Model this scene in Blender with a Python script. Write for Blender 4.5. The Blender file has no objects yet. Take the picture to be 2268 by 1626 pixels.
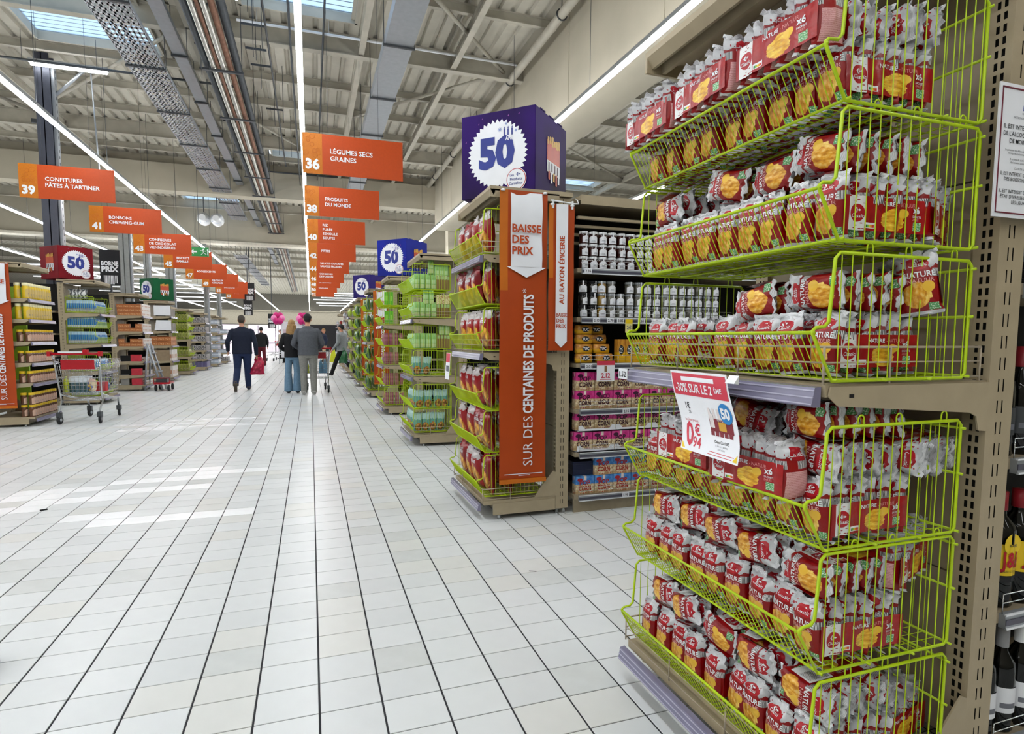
import bpy, math, random
import numpy as np
from mathutils import Vector, Matrix
R = random.Random(7)
S = bpy.context.scene
COL = S.collection
PI = math.pi

# ------------------------------------------------------------------ camera
cd = bpy.data.cameras.new('camera')
cd.sensor_width = 36.0
cd.lens = 36.0 * 1300.0 / 2268.0
cd.shift_y = 42.0 / 2268.0
cd.clip_end = 300
cam = bpy.data.objects.new('camera', cd)
COL.objects.link(cam)
S.camera = cam
CR = ((.9463, -.0227, .3226), (-.3233, -.0786, .9430), (.0040, -.9966, -.0817))
rt = Vector([r[0] for r in CR]).normalized()
fw = Vector([r[2] for r in CR]); fw = (fw - rt * fw.dot(rt)).normalized()
up = rt.cross(fw)
cam.matrix_world = Matrix(((rt.x, up.x, -fw.x, 0), (rt.y, up.y, -fw.y, 0), (rt.z, up.z, -fw.z, 1.25), (0, 0, 0, 1)))

# ------------------------------------------------------------------ world, exposure
W = bpy.data.worlds.new('daylight'); S.world = W
W.use_nodes = True
WB = W.node_tree.nodes['Background']
WB.inputs[0].default_value = (.80, .90, 1.0, 1)
WB.inputs[1].default_value = 1.7
S.view_settings.view_transform = 'Standard'
S.view_settings.look = 'None'
S.view_settings.gamma = 1
S.view_settings.use_curve_mapping = False
S.view_settings.exposure = 0.0
STRIP = 52.0
FILL_UP = 18.0  # strength of the added upward fill for the ceiling
S.cycles.max_bounces = 6
S.cycles.diffuse_bounces = 2
S.cycles.glossy_bounces = 3
S.cycles.transmission_bounces = 4
S.cycles.transparent_max_bounces = 8
S.cycles.sample_clamp_indirect = 6

# ------------------------------------------------------------------ materials
def lin(h):
    h = h.lstrip('#')
    c = [int(h[i:i + 2], 16) / 255 for i in (0, 2, 4)]
    return tuple(x / 12.92 if x <= .04045 else ((x + .055) / 1.055) ** 2.4 for x in c) + (1,)

class Art:
    """small helper that writes a flat print out of shader nodes, in UV space"""
    def __init__(s, name, rough=.4, metal=0, coat=0, bump=0, bscale=40, coord='UV'):
        s.m = bpy.data.materials.new(name); s.m.use_nodes = True
        s.t = s.m.node_tree; s.b = s.t.nodes['Principled BSDF']
        s.b.inputs['Roughness'].default_value = rough
        s.b.inputs['Metallic'].default_value = metal
        s.b.inputs['Coat Weight'].default_value = coat
        s.b.inputs['Coat Roughness'].default_value = .15; s.b.inputs['Specular IOR Level'].default_value = .35
        tc = s.t.nodes.new('ShaderNodeTexCoord')
        s.c = tc.outputs[coord]; s.o = tc.outputs['Object']
        sp = s.t.nodes.new('ShaderNodeSeparateXYZ'); s.t.links.new(s.c, sp.inputs[0])
        s.u, s.v = sp.outputs[0], sp.outputs[1]
        if bump:
            nz = s.noise(bscale, src=s.o); bp = s.t.nodes.new('ShaderNodeBump')
            bp.inputs['Strength'].default_value = bump; bp.inputs['Distance'].default_value = .01
            s.t.links.new(nz, bp.inputs['Height']); s.t.links.new(bp.outputs[0], s.b.inputs['Normal'])
    def put(s, sock, val):
        if isinstance(val, (int, float)): sock.default_value = val
        elif isinstance(val, tuple): sock.default_value = val
        else: s.t.links.new(val, sock)
    def m_(s, op, a, b=0.0):
        n = s.t.nodes.new('ShaderNodeMath'); n.operation = op
        s.put(n.inputs[0], a); s.put(n.inputs[1], b); return n.outputs[0]
    def mix(s, f, a, b, mode='MIX'):
        n = s.t.nodes.new('ShaderNodeMix'); n.data_type = 'RGBA'; n.blend_type = mode
        s.put(n.inputs[0], f); s.put(n.inputs[6], a); s.put(n.inputs[7], b); return n.outputs[2]
    def gt(s, a, b): return s.m_('GREATER_THAN', a, b)
    def lt(s, a, b): return s.m_('LESS_THAN', a, b)
    def mul(s, a, b): return s.m_('MULTIPLY', a, b)
    def rect(s, u0, u1, v0, v1):
        return s.mul(s.mul(s.gt(s.u, u0), s.lt(s.u, u1)), s.mul(s.gt(s.v, v0), s.lt(s.v, v1)))
    def ell(s, cu, cv, ru, rv):
        a = s.m_('DIVIDE', s.m_('SUBTRACT', s.u, cu), ru); b = s.m_('DIVIDE', s.m_('SUBTRACT', s.v, cv), rv)
        return s.lt(s.m_('ADD', s.mul(a, a), s.mul(b, b)), 1.0)
    def noise(s, sc, src=None, det=2):
        n = s.t.nodes.new('ShaderNodeTexNoise'); n.inputs['Scale'].default_value = sc; n.inputs['Detail'].default_value = det
        s.t.links.new(src if src is not None else s.c, n.inputs['Vector']); return n.outputs['Fac']
    def vor(s, sc, feat='F1', src=None, out='Distance'):
        n = s.t.nodes.new('ShaderNodeTexVoronoi'); n.feature = feat; n.inputs['Scale'].default_value = sc
        s.t.links.new(src if src is not None else s.c, n.inputs['Vector']); return n.outputs[out]
    def ramp(s, f, stops):
        n = s.t.nodes.new('ShaderNodeValToRGB'); e = n.color_ramp.elements
        while len(e) < len(stops): e.new(.5)
        for q, (p, c) in zip(e, stops): q.position = p; q.color = c
        s.put(n.inputs[0], f); return n.outputs[0]
    def done(s, col):
        s.put(s.b.inputs['Base Color'], col); return s.m

def M(name, hexc, rough=.5, metal=0, var=.08, scale=12, bump=0, coat=0, bscale=60):
    a = Art(name, rough, metal, coat, bump, bscale)
    c = lin(hexc)
    nz = a.noise(scale, src=a.o, det=3)
    lo = tuple(x * (1 - var) for x in c[:3]) + (1,); hi = tuple(min(1, x * (1 + var)) for x in c[:3]) + (1,)
    return a.done(a.ramp(nz, [(.3, lo), (.7, hi)]))

def glow(name, hexc, strength):
    m = bpy.data.materials.new(name); m.use_nodes = True; t = m.node_tree; t.nodes.clear()
    e = t.nodes.new('ShaderNodeEmission'); e.inputs[0].default_value = lin(hexc); e.inputs[1].default_value = strength
    o = t.nodes.new('ShaderNodeOutputMaterial'); t.links.new(e.outputs[0], o.inputs[0]); return m

def glass(name, hexc, rough=.1, alpha=.3):
    m = bpy.data.materials.new(name); m.use_nodes = True; t = m.node_tree; b = t.nodes['Principled BSDF']
    b.inputs['Base Color'].default_value = lin(hexc); b.inputs['Roughness'].default_value = rough
    o = t.nodes['Material Output']; tr = t.nodes.new('ShaderNodeBsdfTransparent'); tr.inputs[0].default_value = lin(hexc)
    mx = t.nodes.new('ShaderNodeMixShader'); mx.inputs[0].default_value = alpha
    t.links.new(tr.outputs[0], mx.inputs[1]); t.links.new(b.outputs[0], mx.inputs[2]); t.links.new(mx.outputs[0], o.inputs[0])
    return m

beige = M('beige_enamel', '#a5977c', .45, var=.05, bump=.05)
beige_d = M('beige_enamel_worn', '#978a72', .5, var=.12)
lime = M('lime_wire_coating', '#b0cc12', .35, var=.08)
wire_beige = M('beige_wire', '#a99b86', .4)
rail_purple = M('price_rail_plastic', '#77748c', .25, var=.06, coat=.4)
rail_light = M('price_rail_pale_edge', '#a9a7bd', .25, coat=.4)
rail_dark = M('price_rail_insert', '#4c4b57', .3)
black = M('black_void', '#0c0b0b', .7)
white_p = M('white_paper', '#eceef2', .55, var=.02)
white_g = M('white_gloss', '#e9ecee', .25, var=.02)
chrome = M('chrome_wire', '#c9cccd', .22, metal=.9, var=.04)
steel = M('galvanised_steel', '#a3a8ad', .4, metal=.55, var=.06)
steel_d = M('dark_steel', '#4c4f52', .45, metal=.5, var=.1)
deck_m = M('roof_deck_paint', '#bfbaab', .6, var=.10, scale=3)
beam_m = M('roof_beam_paint', '#b1ac9d', .55, var=.1, scale=4)
fascia_m = M('fascia_paint', '#b5ae9b', .7, var=.07, scale=1.2, bump=.1)
red_t = M('red_print', '#b4141f', .35)
red_b = M('promo_red', '#c93a4d', .45, var=.04)
orange_m = M('orange_board', '#b5430a', .5, var=.05, scale=30)
amber_m = M('amber_board', '#bd6c08', .5, var=.08, scale=60)
orange_b = M('orange_banner', '#a83f06', .5, var=.06, scale=6, bump=.06, bscale=8)
orange_l = M('orange_banner_light', '#bd640c', .5, var=.06, scale=6)
navy_t = M('navy_ink', '#1d2f86', .4)
black_t = M('black_ink', '#141418', .5)
grey_t = M('grey_ink', '#6d6f78', .5)
blue_t = M('blue_ink', '#2a7fc0', .4)
yellow_t = M('yellow_print', '#e8c61e', .4)
green_t = M('green_print', '#2f8a4a', .4)
gold_t = M('gold_print', '#c99a3a', .4)
pink_t = M('magenta_print', '#c21a72', .4)
rubber = M('black_rubber', '#17181a', .6)
brown_c = M('brown_cardboard', '#8e6d4b', .7, var=.1)
skin_m = M('skin', '#c08a70', .5)
red_pl = M('red_plastic', '#ad1220', .3)

# ------------------------------------------------------------------ mesh building
class MB:
    def __init__(s): s.v = []; s.f = []; s.m = []; s.uv = []; s.sm = []
    def add(s, vs, fs, m=0, uvs=None, sm=False):
        b = len(s.v); s.v.extend(vs)
        for i, f in enumerate(fs):
            s.f.append(tuple(b + k for k in f)); s.m.append(m if isinstance(m, int) else m[i]); s.sm.append(sm)
            s.uv.append([uvs[k] for k in f] if uvs else None)
        return s
    def box(s, x0, y0, z0, x1, y1, z1, m=0):
        v = [(x, y, z) for z in (z0, z1) for y in (y0, y1) for x in (x0, x1)]
        return s.add(v, [(0, 2, 3, 1), (4, 5, 7, 6), (0, 1, 5, 4), (2, 6, 7, 3), (0, 4, 6, 2), (1, 3, 7, 5)], m,
                     None)
    def ubox(s, x0, y0, z0, x1, y1, z1, m=0, me=None):
        """box whose four upright faces carry a full 0..1 UV print (m) and whose ends use me"""
        me = m if me is None else me
        a, b, c, d = (x0, y0), (x1, y0), (x1, y1), (x0, y1)
        for p, q in ((a, b), (b, c), (c, d), (d, a)):
            s.add([(p[0], p[1], z0), (q[0], q[1], z0), (q[0], q[1], z1), (p[0], p[1], z1)], [(0, 1, 2, 3)], m, [(0, 0), (1, 0), (1, 1), (0, 1)])
        s.add([(*a, z1), (*b, z1), (*c, z1), (*d, z1)], [(0, 1, 2, 3)], me, [(0, 0.9), (1, .9), (1, 1), (0, 1)])
        s.add([(*a, z0), (*b, z0), (*c, z0), (*d, z0)], [(3, 2, 1, 0)], me, [(0, 0), (1, 0), (1, .1), (0, .1)])
        return s
    def cbox(s, x0, y0, z0, x1, y1, z1, b=.004, m=0):
        """box with chamfered upright edges and top"""
        pts = [(x0 + b, y0), (x1 - b, y0), (x1, y0 + b), (x1, y1 - b), (x1 - b, y1), (x0 + b, y1), (x0, y1 - b), (x0, y0 + b)]
        ins = [(min(max(x, x0 + b), x1 - b), min(max(y, y0 + b), y1 - b)) for x, y in pts]
        v = [(x, y, z0 + b) for x, y in pts] + [(x, y, z1 - b) for x, y in pts] + [(x, y, z1) for x, y in ins] + [(x, y, z0) for x, y in ins]
        f = []
        for i in range(8):
            j = (i + 1) % 8
            f += [(i, j, 8 + j, 8 + i), (8 + i, 8 + j, 16 + j, 16 + i), (24 + i, 24 + j, j, i)]
        f += [tuple(range(16, 24)), tuple(range(31, 23, -1))]
        return s.add(v, f, m)
    def tube(s, pts, r, n=5, m=0, closed=False, sm=True):
        P = [Vector(p) for p in pts]; L = len(P); rings = []
        prev = None
        for i in range(L):
            if closed: t = (P[(i + 1) % L] - P[i - 1])
            elif i == 0: t = P[1] - P[0]
            elif i == L - 1: t = P[-1] - P[-2]
            else: t = (P[i + 1] - P[i]).normalized() + (P[i] - P[i - 1]).normalized()
            if t.length < 1e-9: t = Vector((0, 0, 1))
            t.normalize()
            if prev is None:
                a = Vector((0, 0, 1)) if abs(t.z) < .9 else Vector((1, 0, 0))
                prev = (a - t * a.dot(t)).normalized()
            else:
                q = prev - t * prev.dot(t)
                if q.length > 1e-6: prev = q.normalized()
            b = t.cross(prev)
            rr = r[i] if isinstance(r, (list, tuple)) else r
            rings.append([tuple(P[i] + (prev * math.cos(2 * PI * k / n) + b * math.sin(2 * PI * k / n)) * rr) for k in range(n)])
        vs = [p for rg in rings for p in rg]; fs = []
        for i in range(L if closed else L - 1):
            j = (i + 1) % L
            for k in range(n):
                l = (k + 1) % n; fs.append((i * n + k, i * n + l, j * n + l, j * n + k))
        if not closed: fs += [tuple(range(n - 1, -1, -1)), tuple((L - 1) * n + k for k in range(n))]
        return s.add(vs, fs, m, None, sm)
    def lathe(s, prof, n=12, c=(0, 0), m=0, sm=True, uv=False):
        vs = []; uvs = []; Z0 = prof[0][1]; Z1 = max(1e-6, prof[-1][1] - Z0)
        for r, z in prof:
            for k in range(n + 1):
                a = 2 * PI * k / n - PI / 2
                vs.append((c[0] + r * math.cos(a), c[1] + r * math.sin(a), z)); uvs.append(((k / n + .5) % 1.0001 * 1.0, (z - Z0) / Z1))
        fs = []; q = n + 1; mi = []
        for i in range(len(prof) - 1):
            for k in range(n):
                fs.append((i * q + k, i * q + k + 1, (i + 1) * q + k + 1, (i + 1) * q + k)); mi.append(m if isinstance(m, int) else m[i])
        s.add(vs, fs, mi, uvs if uv else None, sm)
        mm = m if isinstance(m, int) else m[-1]
        if prof[-1][0] > 1e-4: s.add([vs[(len(prof) - 1) * q + k] for k in range(n)], [tuple(range(n))], mm)
        return s
    def prism(s, poly, a, b, ax='y', m=0):
        """polygon in the plane across ax, pushed out from a to b"""
        def P(p, t):
            return {'y': (p[0], t, p[1]), 'x': (t, p[0], p[1]), 'z': (p[0], p[1], t)}[ax]
        n = len(poly); v = [P(p, a) for p in poly] + [P(p, b) for p in poly]
        f = [tuple(range(n)), tuple(range(2 * n - 1, n - 1, -1))] + [(i, i + n, (i + 1) % n + n, (i + 1) % n) for i in range(n)]
        return s.add(v, f, m)
    def quad(s, a, b, c, d, m=0, uv=((0, 0), (1, 0), (1, 1), (0, 1))):
        return s.add([a, b, c, d], [(0, 1, 2, 3)], m, list(uv))
    def flat(s, pts, o, x, y, m=0):
        """filled convex outline in the plane o + x*px + y*py"""
        o, x, y = Vector(o), Vector(x), Vector(y)
        return s.add([tuple(o + x * p[0] + y * p[1]) for p in pts], [tuple(range(len(pts)))], m)
    def text(s, st, o, x, y, h, m=0, al='L', bold=0., maxw=None, fn=None, it=0.):
        V, F, w = text2d(st, bold, it); k = h; kx = h
        if maxw and w * h > maxw: kx = maxw / w
        W_ = w * kx; off = {'L': 0, 'C': -W_ / 2, 'R': -W_}[al]
        if fn: vs = [fn(p[0] * kx + off, p[1] * k) for p in V]
        else:
            o, x, y = Vector(o), Vector(x), Vector(y)
            vs = [tuple(o + x * (p[0] * kx + off) + y * (p[1] * k)) for p in V]
        return s.add(vs, F, m)
    def mesh(s, name, mats):
        me = bpy.data.meshes.new(name); me.from_pydata(s.v, [], s.f)
        for q in (mats if isinstance(mats, (list, tuple)) else [mats]): me.materials.append(q)
        me.polygons.foreach_set('material_index', s.m); me.polygons.foreach_set('use_smooth', s.sm)
        if any(u is not None for u in s.uv):
            ul = me.uv_layers.new(name='UVMap'); fl = []
            for f, u in zip(s.f, s.uv):
                if u: 
                    for q in u: fl += [q[0], q[1]]
                else: fl += [0., 0.] * len(f)
            ul.data.foreach_set('uv', fl)
        me.update(); return me
    def obj(s, name, mats, parent=None, loc=(0, 0, 0), rot=(0, 0, 0)):
        return ob(name, s.mesh(name, mats), parent, loc, rot)

_TX = {}
def text2d(st, bold=0., it=0.):
    key = (st, bold, it)
    if key in _TX: return _TX[key]
    c = bpy.data.curves.new('t', 'FONT'); c.body = st; c.size = 1.0; c.resolution_u = 2; c.offset = bold; c.shear = it
    o = bpy.data.objects.new('t', c)
    me = bpy.data.meshes.new_from_object(o)
    V = [(v.co.x, v.co.y) for v in me.vertices]; F = [tuple(p.vertices) for p in me.polygons]
    bpy.data.objects.remove(o); bpy.data.curves.remove(c); bpy.data.meshes.remove(me)
    if V:
        x0 = min(p[0] for p in V); k = 1 / .73
        V = [((p[0] - x0) * k, p[1] * k) for p in V]; w = max(p[0] for p in V)
    else: w = 0
    _TX[key] = (V, F, w); return _TX[key]

def ob(name, me, parent=None, loc=(0, 0, 0), rot=(0, 0, 0)):
    o = bpy.data.objects.new(name, me); COL.objects.link(o); o.parent = parent; o.location = loc; o.rotation_euler = rot
    return o
SEEN = {}
def tag(o, label, cat, group=None):
    w = label.split()
    while len(w) > 16 and ('the' in w or 'its' in w or 'of' in w): w.remove('the' if 'the' in w else 'its' if 'its' in w else 'of')
    label = ' '.join(w)
    SEEN[label] = SEEN.get(label, 0) + 1
    o['label'] = label; o['category'] = cat
    if group: o['group'] = group
    return o
def thing(name, label, cat, loc=(0, 0, 0), rot=(0, 0, 0), group=None):
    return tag(ob(name, None, None, loc, rot), label, cat, group)
def struct(o): o['kind'] = 'structure'; return o
def stuff(o): o['kind'] = 'stuff'; return o
def copy_tree(o, parent=None):
    c = o.copy(); COL.objects.link(c)
    if parent: c.parent = parent
    for ch in [k for k in KIDS.get(o.name, ())]: copy_tree(ch, c)
    return c
KIDS = {}
ORD = ['first', 'second', 'third', 'fourth', 'fifth', 'sixth', 'seventh', 'eighth', 'ninth', 'tenth', 'eleventh', 'twelfth',
       'thirteenth', 'fourteenth', 'fifteenth', 'sixteenth', 'seventeenth', 'eighteenth', 'nineteenth', 'twentieth']

def star(n, r0, r1):
    return [((r0 if k % 2 == 0 else r1) * math.cos(PI * k / n + PI / 2), (r0 if k % 2 == 0 else r1) * math.sin(PI * k / n + PI / 2)) for k in range(2 * n)]
def circ(r, n=28, cx=0, cy=0): return [(cx + r * math.cos(2 * PI * k / n), cy + r * math.sin(2 * PI * k / n)) for k in range(n)]
# ================================================================== the setting
TX, TY = .2055, .1770           # tile pitch across and along the aisle
TYO = 10.4295 * .2055 % TY      # phase of the cross joints
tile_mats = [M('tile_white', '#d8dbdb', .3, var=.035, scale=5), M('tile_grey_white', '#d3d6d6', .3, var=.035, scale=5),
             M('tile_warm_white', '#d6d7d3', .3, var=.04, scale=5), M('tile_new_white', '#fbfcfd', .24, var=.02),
             M('tile_pale_grey', '#cbcecc', .3, var=.04)]  # last tone is slightly greyer, dealt to tiles at random
grout = M('grout', '#2a2b2f', .8)
fl = MB()
fl.quad((-40, -6, -.003), (30, -6, -.003), (30, 90, -.003), (-40, 90, -.003))
floor = struct(fl.obj('floor', grout))
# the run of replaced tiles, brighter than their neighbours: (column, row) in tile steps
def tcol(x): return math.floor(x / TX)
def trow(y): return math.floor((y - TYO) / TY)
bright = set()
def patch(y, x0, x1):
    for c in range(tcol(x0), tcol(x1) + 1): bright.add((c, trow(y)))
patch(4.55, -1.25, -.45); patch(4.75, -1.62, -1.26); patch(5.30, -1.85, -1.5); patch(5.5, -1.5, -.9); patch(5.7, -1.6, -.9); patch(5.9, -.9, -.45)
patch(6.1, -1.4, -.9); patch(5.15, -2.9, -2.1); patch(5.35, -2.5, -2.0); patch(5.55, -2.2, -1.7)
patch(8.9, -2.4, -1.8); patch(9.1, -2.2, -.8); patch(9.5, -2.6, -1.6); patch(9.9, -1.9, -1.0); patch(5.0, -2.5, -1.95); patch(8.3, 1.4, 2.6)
def tile_mesh(m):
    b = MB(); gx, gy, h = .0034, .0021, .003
    x0, x1, y0, y1 = gx, TX - gx, gy, TY - gy; e = .0012
    lo = [(x0, y0, -.0028), (x1, y0, -.0028), (x1, y1, -.0028), (x0, y1, -.0028)]
    mi = [(x0, y0, -e), (x1, y0, -e), (x1, y1, -e), (x0, y1, -e)]
    hi = [(x0 + e, y0 + e, 0), (x1 - e, y0 + e, 0), (x1 - e, y1 - e, 0), (x0 + e, y1 - e, 0)]
    b.add(lo + mi + hi, [(8, 9, 10, 11)] + [(i, (i + 1) % 4, (i + 1) % 4 + 4, i + 4) for i in range(4)] + [(i + 4, (i + 1) % 4 + 4, (i + 1) % 4 + 8, i + 8) for i in range(4)])
    return b.mesh('floor_tile', m)
tmesh = [tile_mesh(m) for m in tile_mats]
def proj(x, y, z=0):
    d = Vector((x, y, z - 1.25)); w = d.dot(fw)
    return (1134 + 1300 * d.dot(rt) / w, 855 - 1300 * d.dot(up) / w, w) if w > .05 else (-9999, 0, w)
def tmat(c, r):
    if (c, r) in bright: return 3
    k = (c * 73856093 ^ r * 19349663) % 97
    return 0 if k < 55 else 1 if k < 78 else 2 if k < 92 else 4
cand = []
for r in range(-2, 60):
    for c in range(-40, 26):
        x, y = (c + .5) * TX, TYO + (r + .5) * TY
        px, py, w = proj(x, y)
        if w > .3 and -60 < px < 2330 and py < 1700: cand.append((w, c, r))
cand.sort(); single = set((c, r) for w, c, r in cand[:300])
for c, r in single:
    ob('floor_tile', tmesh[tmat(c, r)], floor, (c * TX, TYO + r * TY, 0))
vs = []; fs = []; mi = []
gx, gy = .0034, .0021
for r in range(-14, 200):
    for c in range(-48, 26):
        if (c, r) in single: continue
        x0, x1 = c * TX + gx, (c + 1) * TX - gx; y0, y1 = TYO + r * TY + gy, TYO + (r + 1) * TY - gy
        b = len(vs); vs += [(x0, y0, 0), (x1, y0, 0), (x1, y1, 0), (x0, y1, 0), (x0, y0, -.0028), (x1, y0, -.0028), (x1, y1, -.0028), (x0, y1, -.0028)]
        fs += [(b, b + 1, b + 2, b + 3), (b + 4, b + 5, b + 1, b), (b + 5, b + 6, b + 2, b + 1), (b + 6, b + 7, b + 3, b + 2), (b + 7, b + 4, b, b + 3)]
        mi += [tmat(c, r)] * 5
far_b = MB(); far_b.v = vs; far_b.f = fs; far_b.m = mi; far_b.sm = [False] * len(fs); far_b.uv = [None] * len(fs)
far_b.quad((-10, TYO + 200 * TY, -.0005), (5.3, TYO + 200 * TY, -.0005), (5.3, 90, -.0005), (-10, 90, -.0005), 1)
far_b.quad((-40, -6, -.0005), (-48 * TX, -6, -.0005), (-48 * TX, 90, -.0005), (-40, 90, -.0005), 1)
far_b.quad((26 * TX, -6, -.0005), (30, -6, -.0005), (30, 90, -.0005), (26 * TX, 90, -.0005), 1)
stuff(far_b.obj('floor_tile_field', tile_mats, floor))

# ---- roof deck: trapezoid ribs along the aisle, open over the rooflights
ZC = 6.5
LIGHTS = [(-4.45, -2.45, 9.6, 12.9), (-.95, .85, 7.6, 10.55), (-.95, .85, 17.2, 18.7), (-4.45, -2.45, 24.9, 26.3), (7.6, 9.4, 17.6, 19.4), (-4.45, -2.45, 2.0, 4.6), (-.95, .85, -1., 2.)]
dk = MB(); pitch = .25
k0, k1 = int(-31 / pitch), int(16 / pitch)
for k in range(k0, k1):
    x = k * pitch
    cuts = sorted((a[2], a[3]) for a in LIGHTS if a[0] - .01 <= x + .125 <= a[1] + .01)
    segs = []; y = -6.3
    for a, b in cuts: segs.append((y, a)); y = b
    segs.append((y, 80.))
    prof = [(x, ZC), (x + .15, ZC), (x + .175, ZC + .05), (x + .225, ZC + .05), (x + .25, ZC)]
    for a, b in segs:
        dk.add([(p[0], a, p[1]) for p in prof] + [(p[0], b, p[1]) for p in prof], [(i, i + 5, i + 6, i + 1) for i in range(4)])
struct(dk.obj('ceiling', deck_m))
glz = bpy.data.materials.new('rooflight_sheet'); glz.use_nodes = True
_t = glz.node_tree; _t.nodes.clear(); _o = _t.nodes.new('ShaderNodeOutputMaterial'); _a = _t.nodes.new('ShaderNodeBsdfTransparent'); _b = _t.nodes.new('ShaderNodeBsdfTranslucent'); _m = _t.nodes.new('ShaderNodeMixShader')
_a.inputs[0].default_value = (.72, .84, .97, 1); _b.inputs[0].default_value = (.75, .85, .95, 1); _m.inputs[0].default_value = .35
_t.links.new(_a.outputs[0], _m.inputs[1]); _t.links.new(_b.outputs[0], _m.inputs[2]); _t.links.new(_m.outputs[0], _o.inputs[0])
for i, (x0, x1, y0, y1) in enumerate(LIGHTS):
    w = MB(); h = .12
    for a in ((x0, y0, x1, y0 + .04), (x0, y1 - .04, x1, y1), (x0, y0, x0 + .04, y1), (x1 - .04, y0, x1, y1)): w.box(a[0], a[1], ZC - .06, a[2], a[3], ZC + h)
    wo = struct(w.obj('window_%d' % (i + 1), deck_m))
    g = MB(); g.box(x0 + .04, y0 + .04, ZC + h - .03, x1 - .04, y1 - .04, ZC + h - .02); g.obj('window_pane', glz, wo)
    n = int((y1 - y0) / .15)
    for k in range(n):
        y = y0 + (k + .5) * (y1 - y0) / n
        q = MB(); q.box(x0 + .04, y - .008, ZC + h - .038, x1 - .04, y + .008, ZC + h - .033); q.obj('slat', steel, wo)

def beam_x(b, y, x0, x1, z, h=.2, w=.1, m=0):
    b.box(x0, y - w / 2, z - h, x1, y + w / 2, z - h + .014, m); b.box(x0, y - w / 2, z - .014, x1, y + w / 2, z, m); b.box(x0, y - .006, z - h + .014, x1, y + .006, z - .014, m)
def beam_y(b, x, y0, y1, z, h=.2, w=.1, m=0):
    b.box(x - w / 2, y0, z - h, x + w / 2, y1, z - h + .014, m); b.box(x - w / 2, y0, z - .014, x + w / 2, y1, z, m); b.box(x - .006, y0, z - h + .014, x + .006, y1, z - .014, m)
roofn = 0
def roof(b, m=beam_m):
    global roofn
    roofn += 1
    return struct(b.obj('trim_%d' % roofn, m))
for i, y in enumerate([3.2, 4.8, 6.4, 8.0, 9.45, 11.1, 13.1, 14.5, 15.9, 17.05, 18.9, 21.5, 23.2, 25.66, 28.0, 29.5, 31, 33.5, 36, 39, 42, 45, 50, 55]):
    b = MB(); big = i % 4 == 1
    beam_x(b, y, -22, 15, ZC, .34 if big else .15, .15 if big else .08); roof(b)
    if i < 14:
        for k in range(24):   # clips under the ribs
            b2 = None
for x in (-12.5, -8.6, -5.4, -1.75, .95, 2.6, 6.2, 9.5):
    b = MB(); beam_y(b, x, -4, 60, ZC - .15, .16, .1); roof(b)
for x0, y0, x1, y1 in ((-5.4, 4.8, -1.75, 9.45), (-1.75, 11.1, -5.4, 15.9), (-8.6, 11.1, -5.4, 17.05), (.95, 8, 3.6, 11.1), (3.6, 11.1, .95, 14.5), (6.2, 8, 9.5, 12), (4.3, 13, 9.5, 17), (-5.4, 17.05, -8.6, 11.1), (-1.75, 14.5, .95, 18.9), (4.3, 9, 9.5, 5)):
    b = MB(); b.tube([(x0, y0, ZC - .2), (x1, y1, ZC - .2)], .035, 6); roof(b)
# deep fascia along the aisle and across it
b = MB(); b.box(3.98, -3, 4.86, 4.6, 19.6, ZC - .01); b.box(3.94, -3, 4.80, 4.64, 19.6, 4.86)
for y in (3.4, 6.2, 8.9, 11.7, 14.5, 17.2): b.box(3.972, y, 4.86, 3.98, y + .02, ZC - .01)
struct(b.obj('wall_right', fascia_m))
b = MB(); b.box(-29, 19.6, 5.45, 4.6, 20.1, 6.22); 
b.prism([(4.6, 5.45), (4.68, 5.52), (4.7, 5.8), (4.68, 6.15), (4.6, 6.22)], 19.6, 20.1)
b.box(-29, 19.9, 6.22, 4.6, 20.0, ZC)
struct(b.obj('wall_front', fascia_m))
b = MB(); b.box(-29, 26.6, 5.08, 14, 26.9, ZC); b.box(-29, 26.45, 4.98, 14, 27.0, 5.08, 1); 
struct(b.obj('wall_middle', [fascia_m, M('fascia_lit_edge', '#d6d0bf', .6)]))  # paler edge colour paints the light on the lower flange
b = MB(); b.box(4.66, 19.65, 4.86, 14, 19.95, ZC); struct(b.obj('wall_bulkhead', fascia_m))
for x in (4.63, -9.0):
    b = MB(); b.box(x - .2, 19.65, 0, x + .2, 20.05, 5.45); struct(b.obj('wall_pier', fascia_m))
# far end of the hall
b = MB(); b.box(-30, 78, 0, 20, 78.3, ZC + .2); struct(b.obj('wall_back', M('far_wall', '#6f6c63', .8)))
b = MB(); b.box(-16, 50, 2.35, 6.5, 50.4, 3.25); b.box(-16, 49.9, 3.25, 6.5, 50.5, 3.33); b.box(-16, 49.9, 2.27, 6.5, 50.5, 2.35)
b.box(-4.9, 50.1, 0, -4.6, 50.4, 2.3); b.box(2.2, 50.1, 0, 6.5, 50.4, 2.3); b.box(-16, 50.1, 0, -9.2, 50.4, 2.3); b.box(-1.5, 50.1, 0, -1.25, 50.4, 2.3)
struct(b.obj('wall_far_fascia', M('far_fascia', '#b5ae9c', .7)))
b = MB(); b.box(-1.25, 53, 0, 2.2, 53.1, 2.27); struct(b.obj('wall_far_recess', M('dark_recess_back', '#26262b', .5)))  # dark sheet stands in for the shade inside the shop recess
b = MB(); b.box(-16, 54, 0, -1.3, 54.1, 2.27); struct(b.obj('window_20', glow('lit_shop_window', '#f4e6f4', 1.6)))
b = MB()
for z in (.75, 1.3, 1.8): b.box(-16, 53.7, z, -1.5, 53.9, z + .04)
for x in np.arange(-15, -1.4, 1.35): b.box(x, 53.7, 0, x + .05, 53.9, 2.2)
struct(b.obj('trim_40', M('shop_front_frame', '#8d8a94', .5)))
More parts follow.
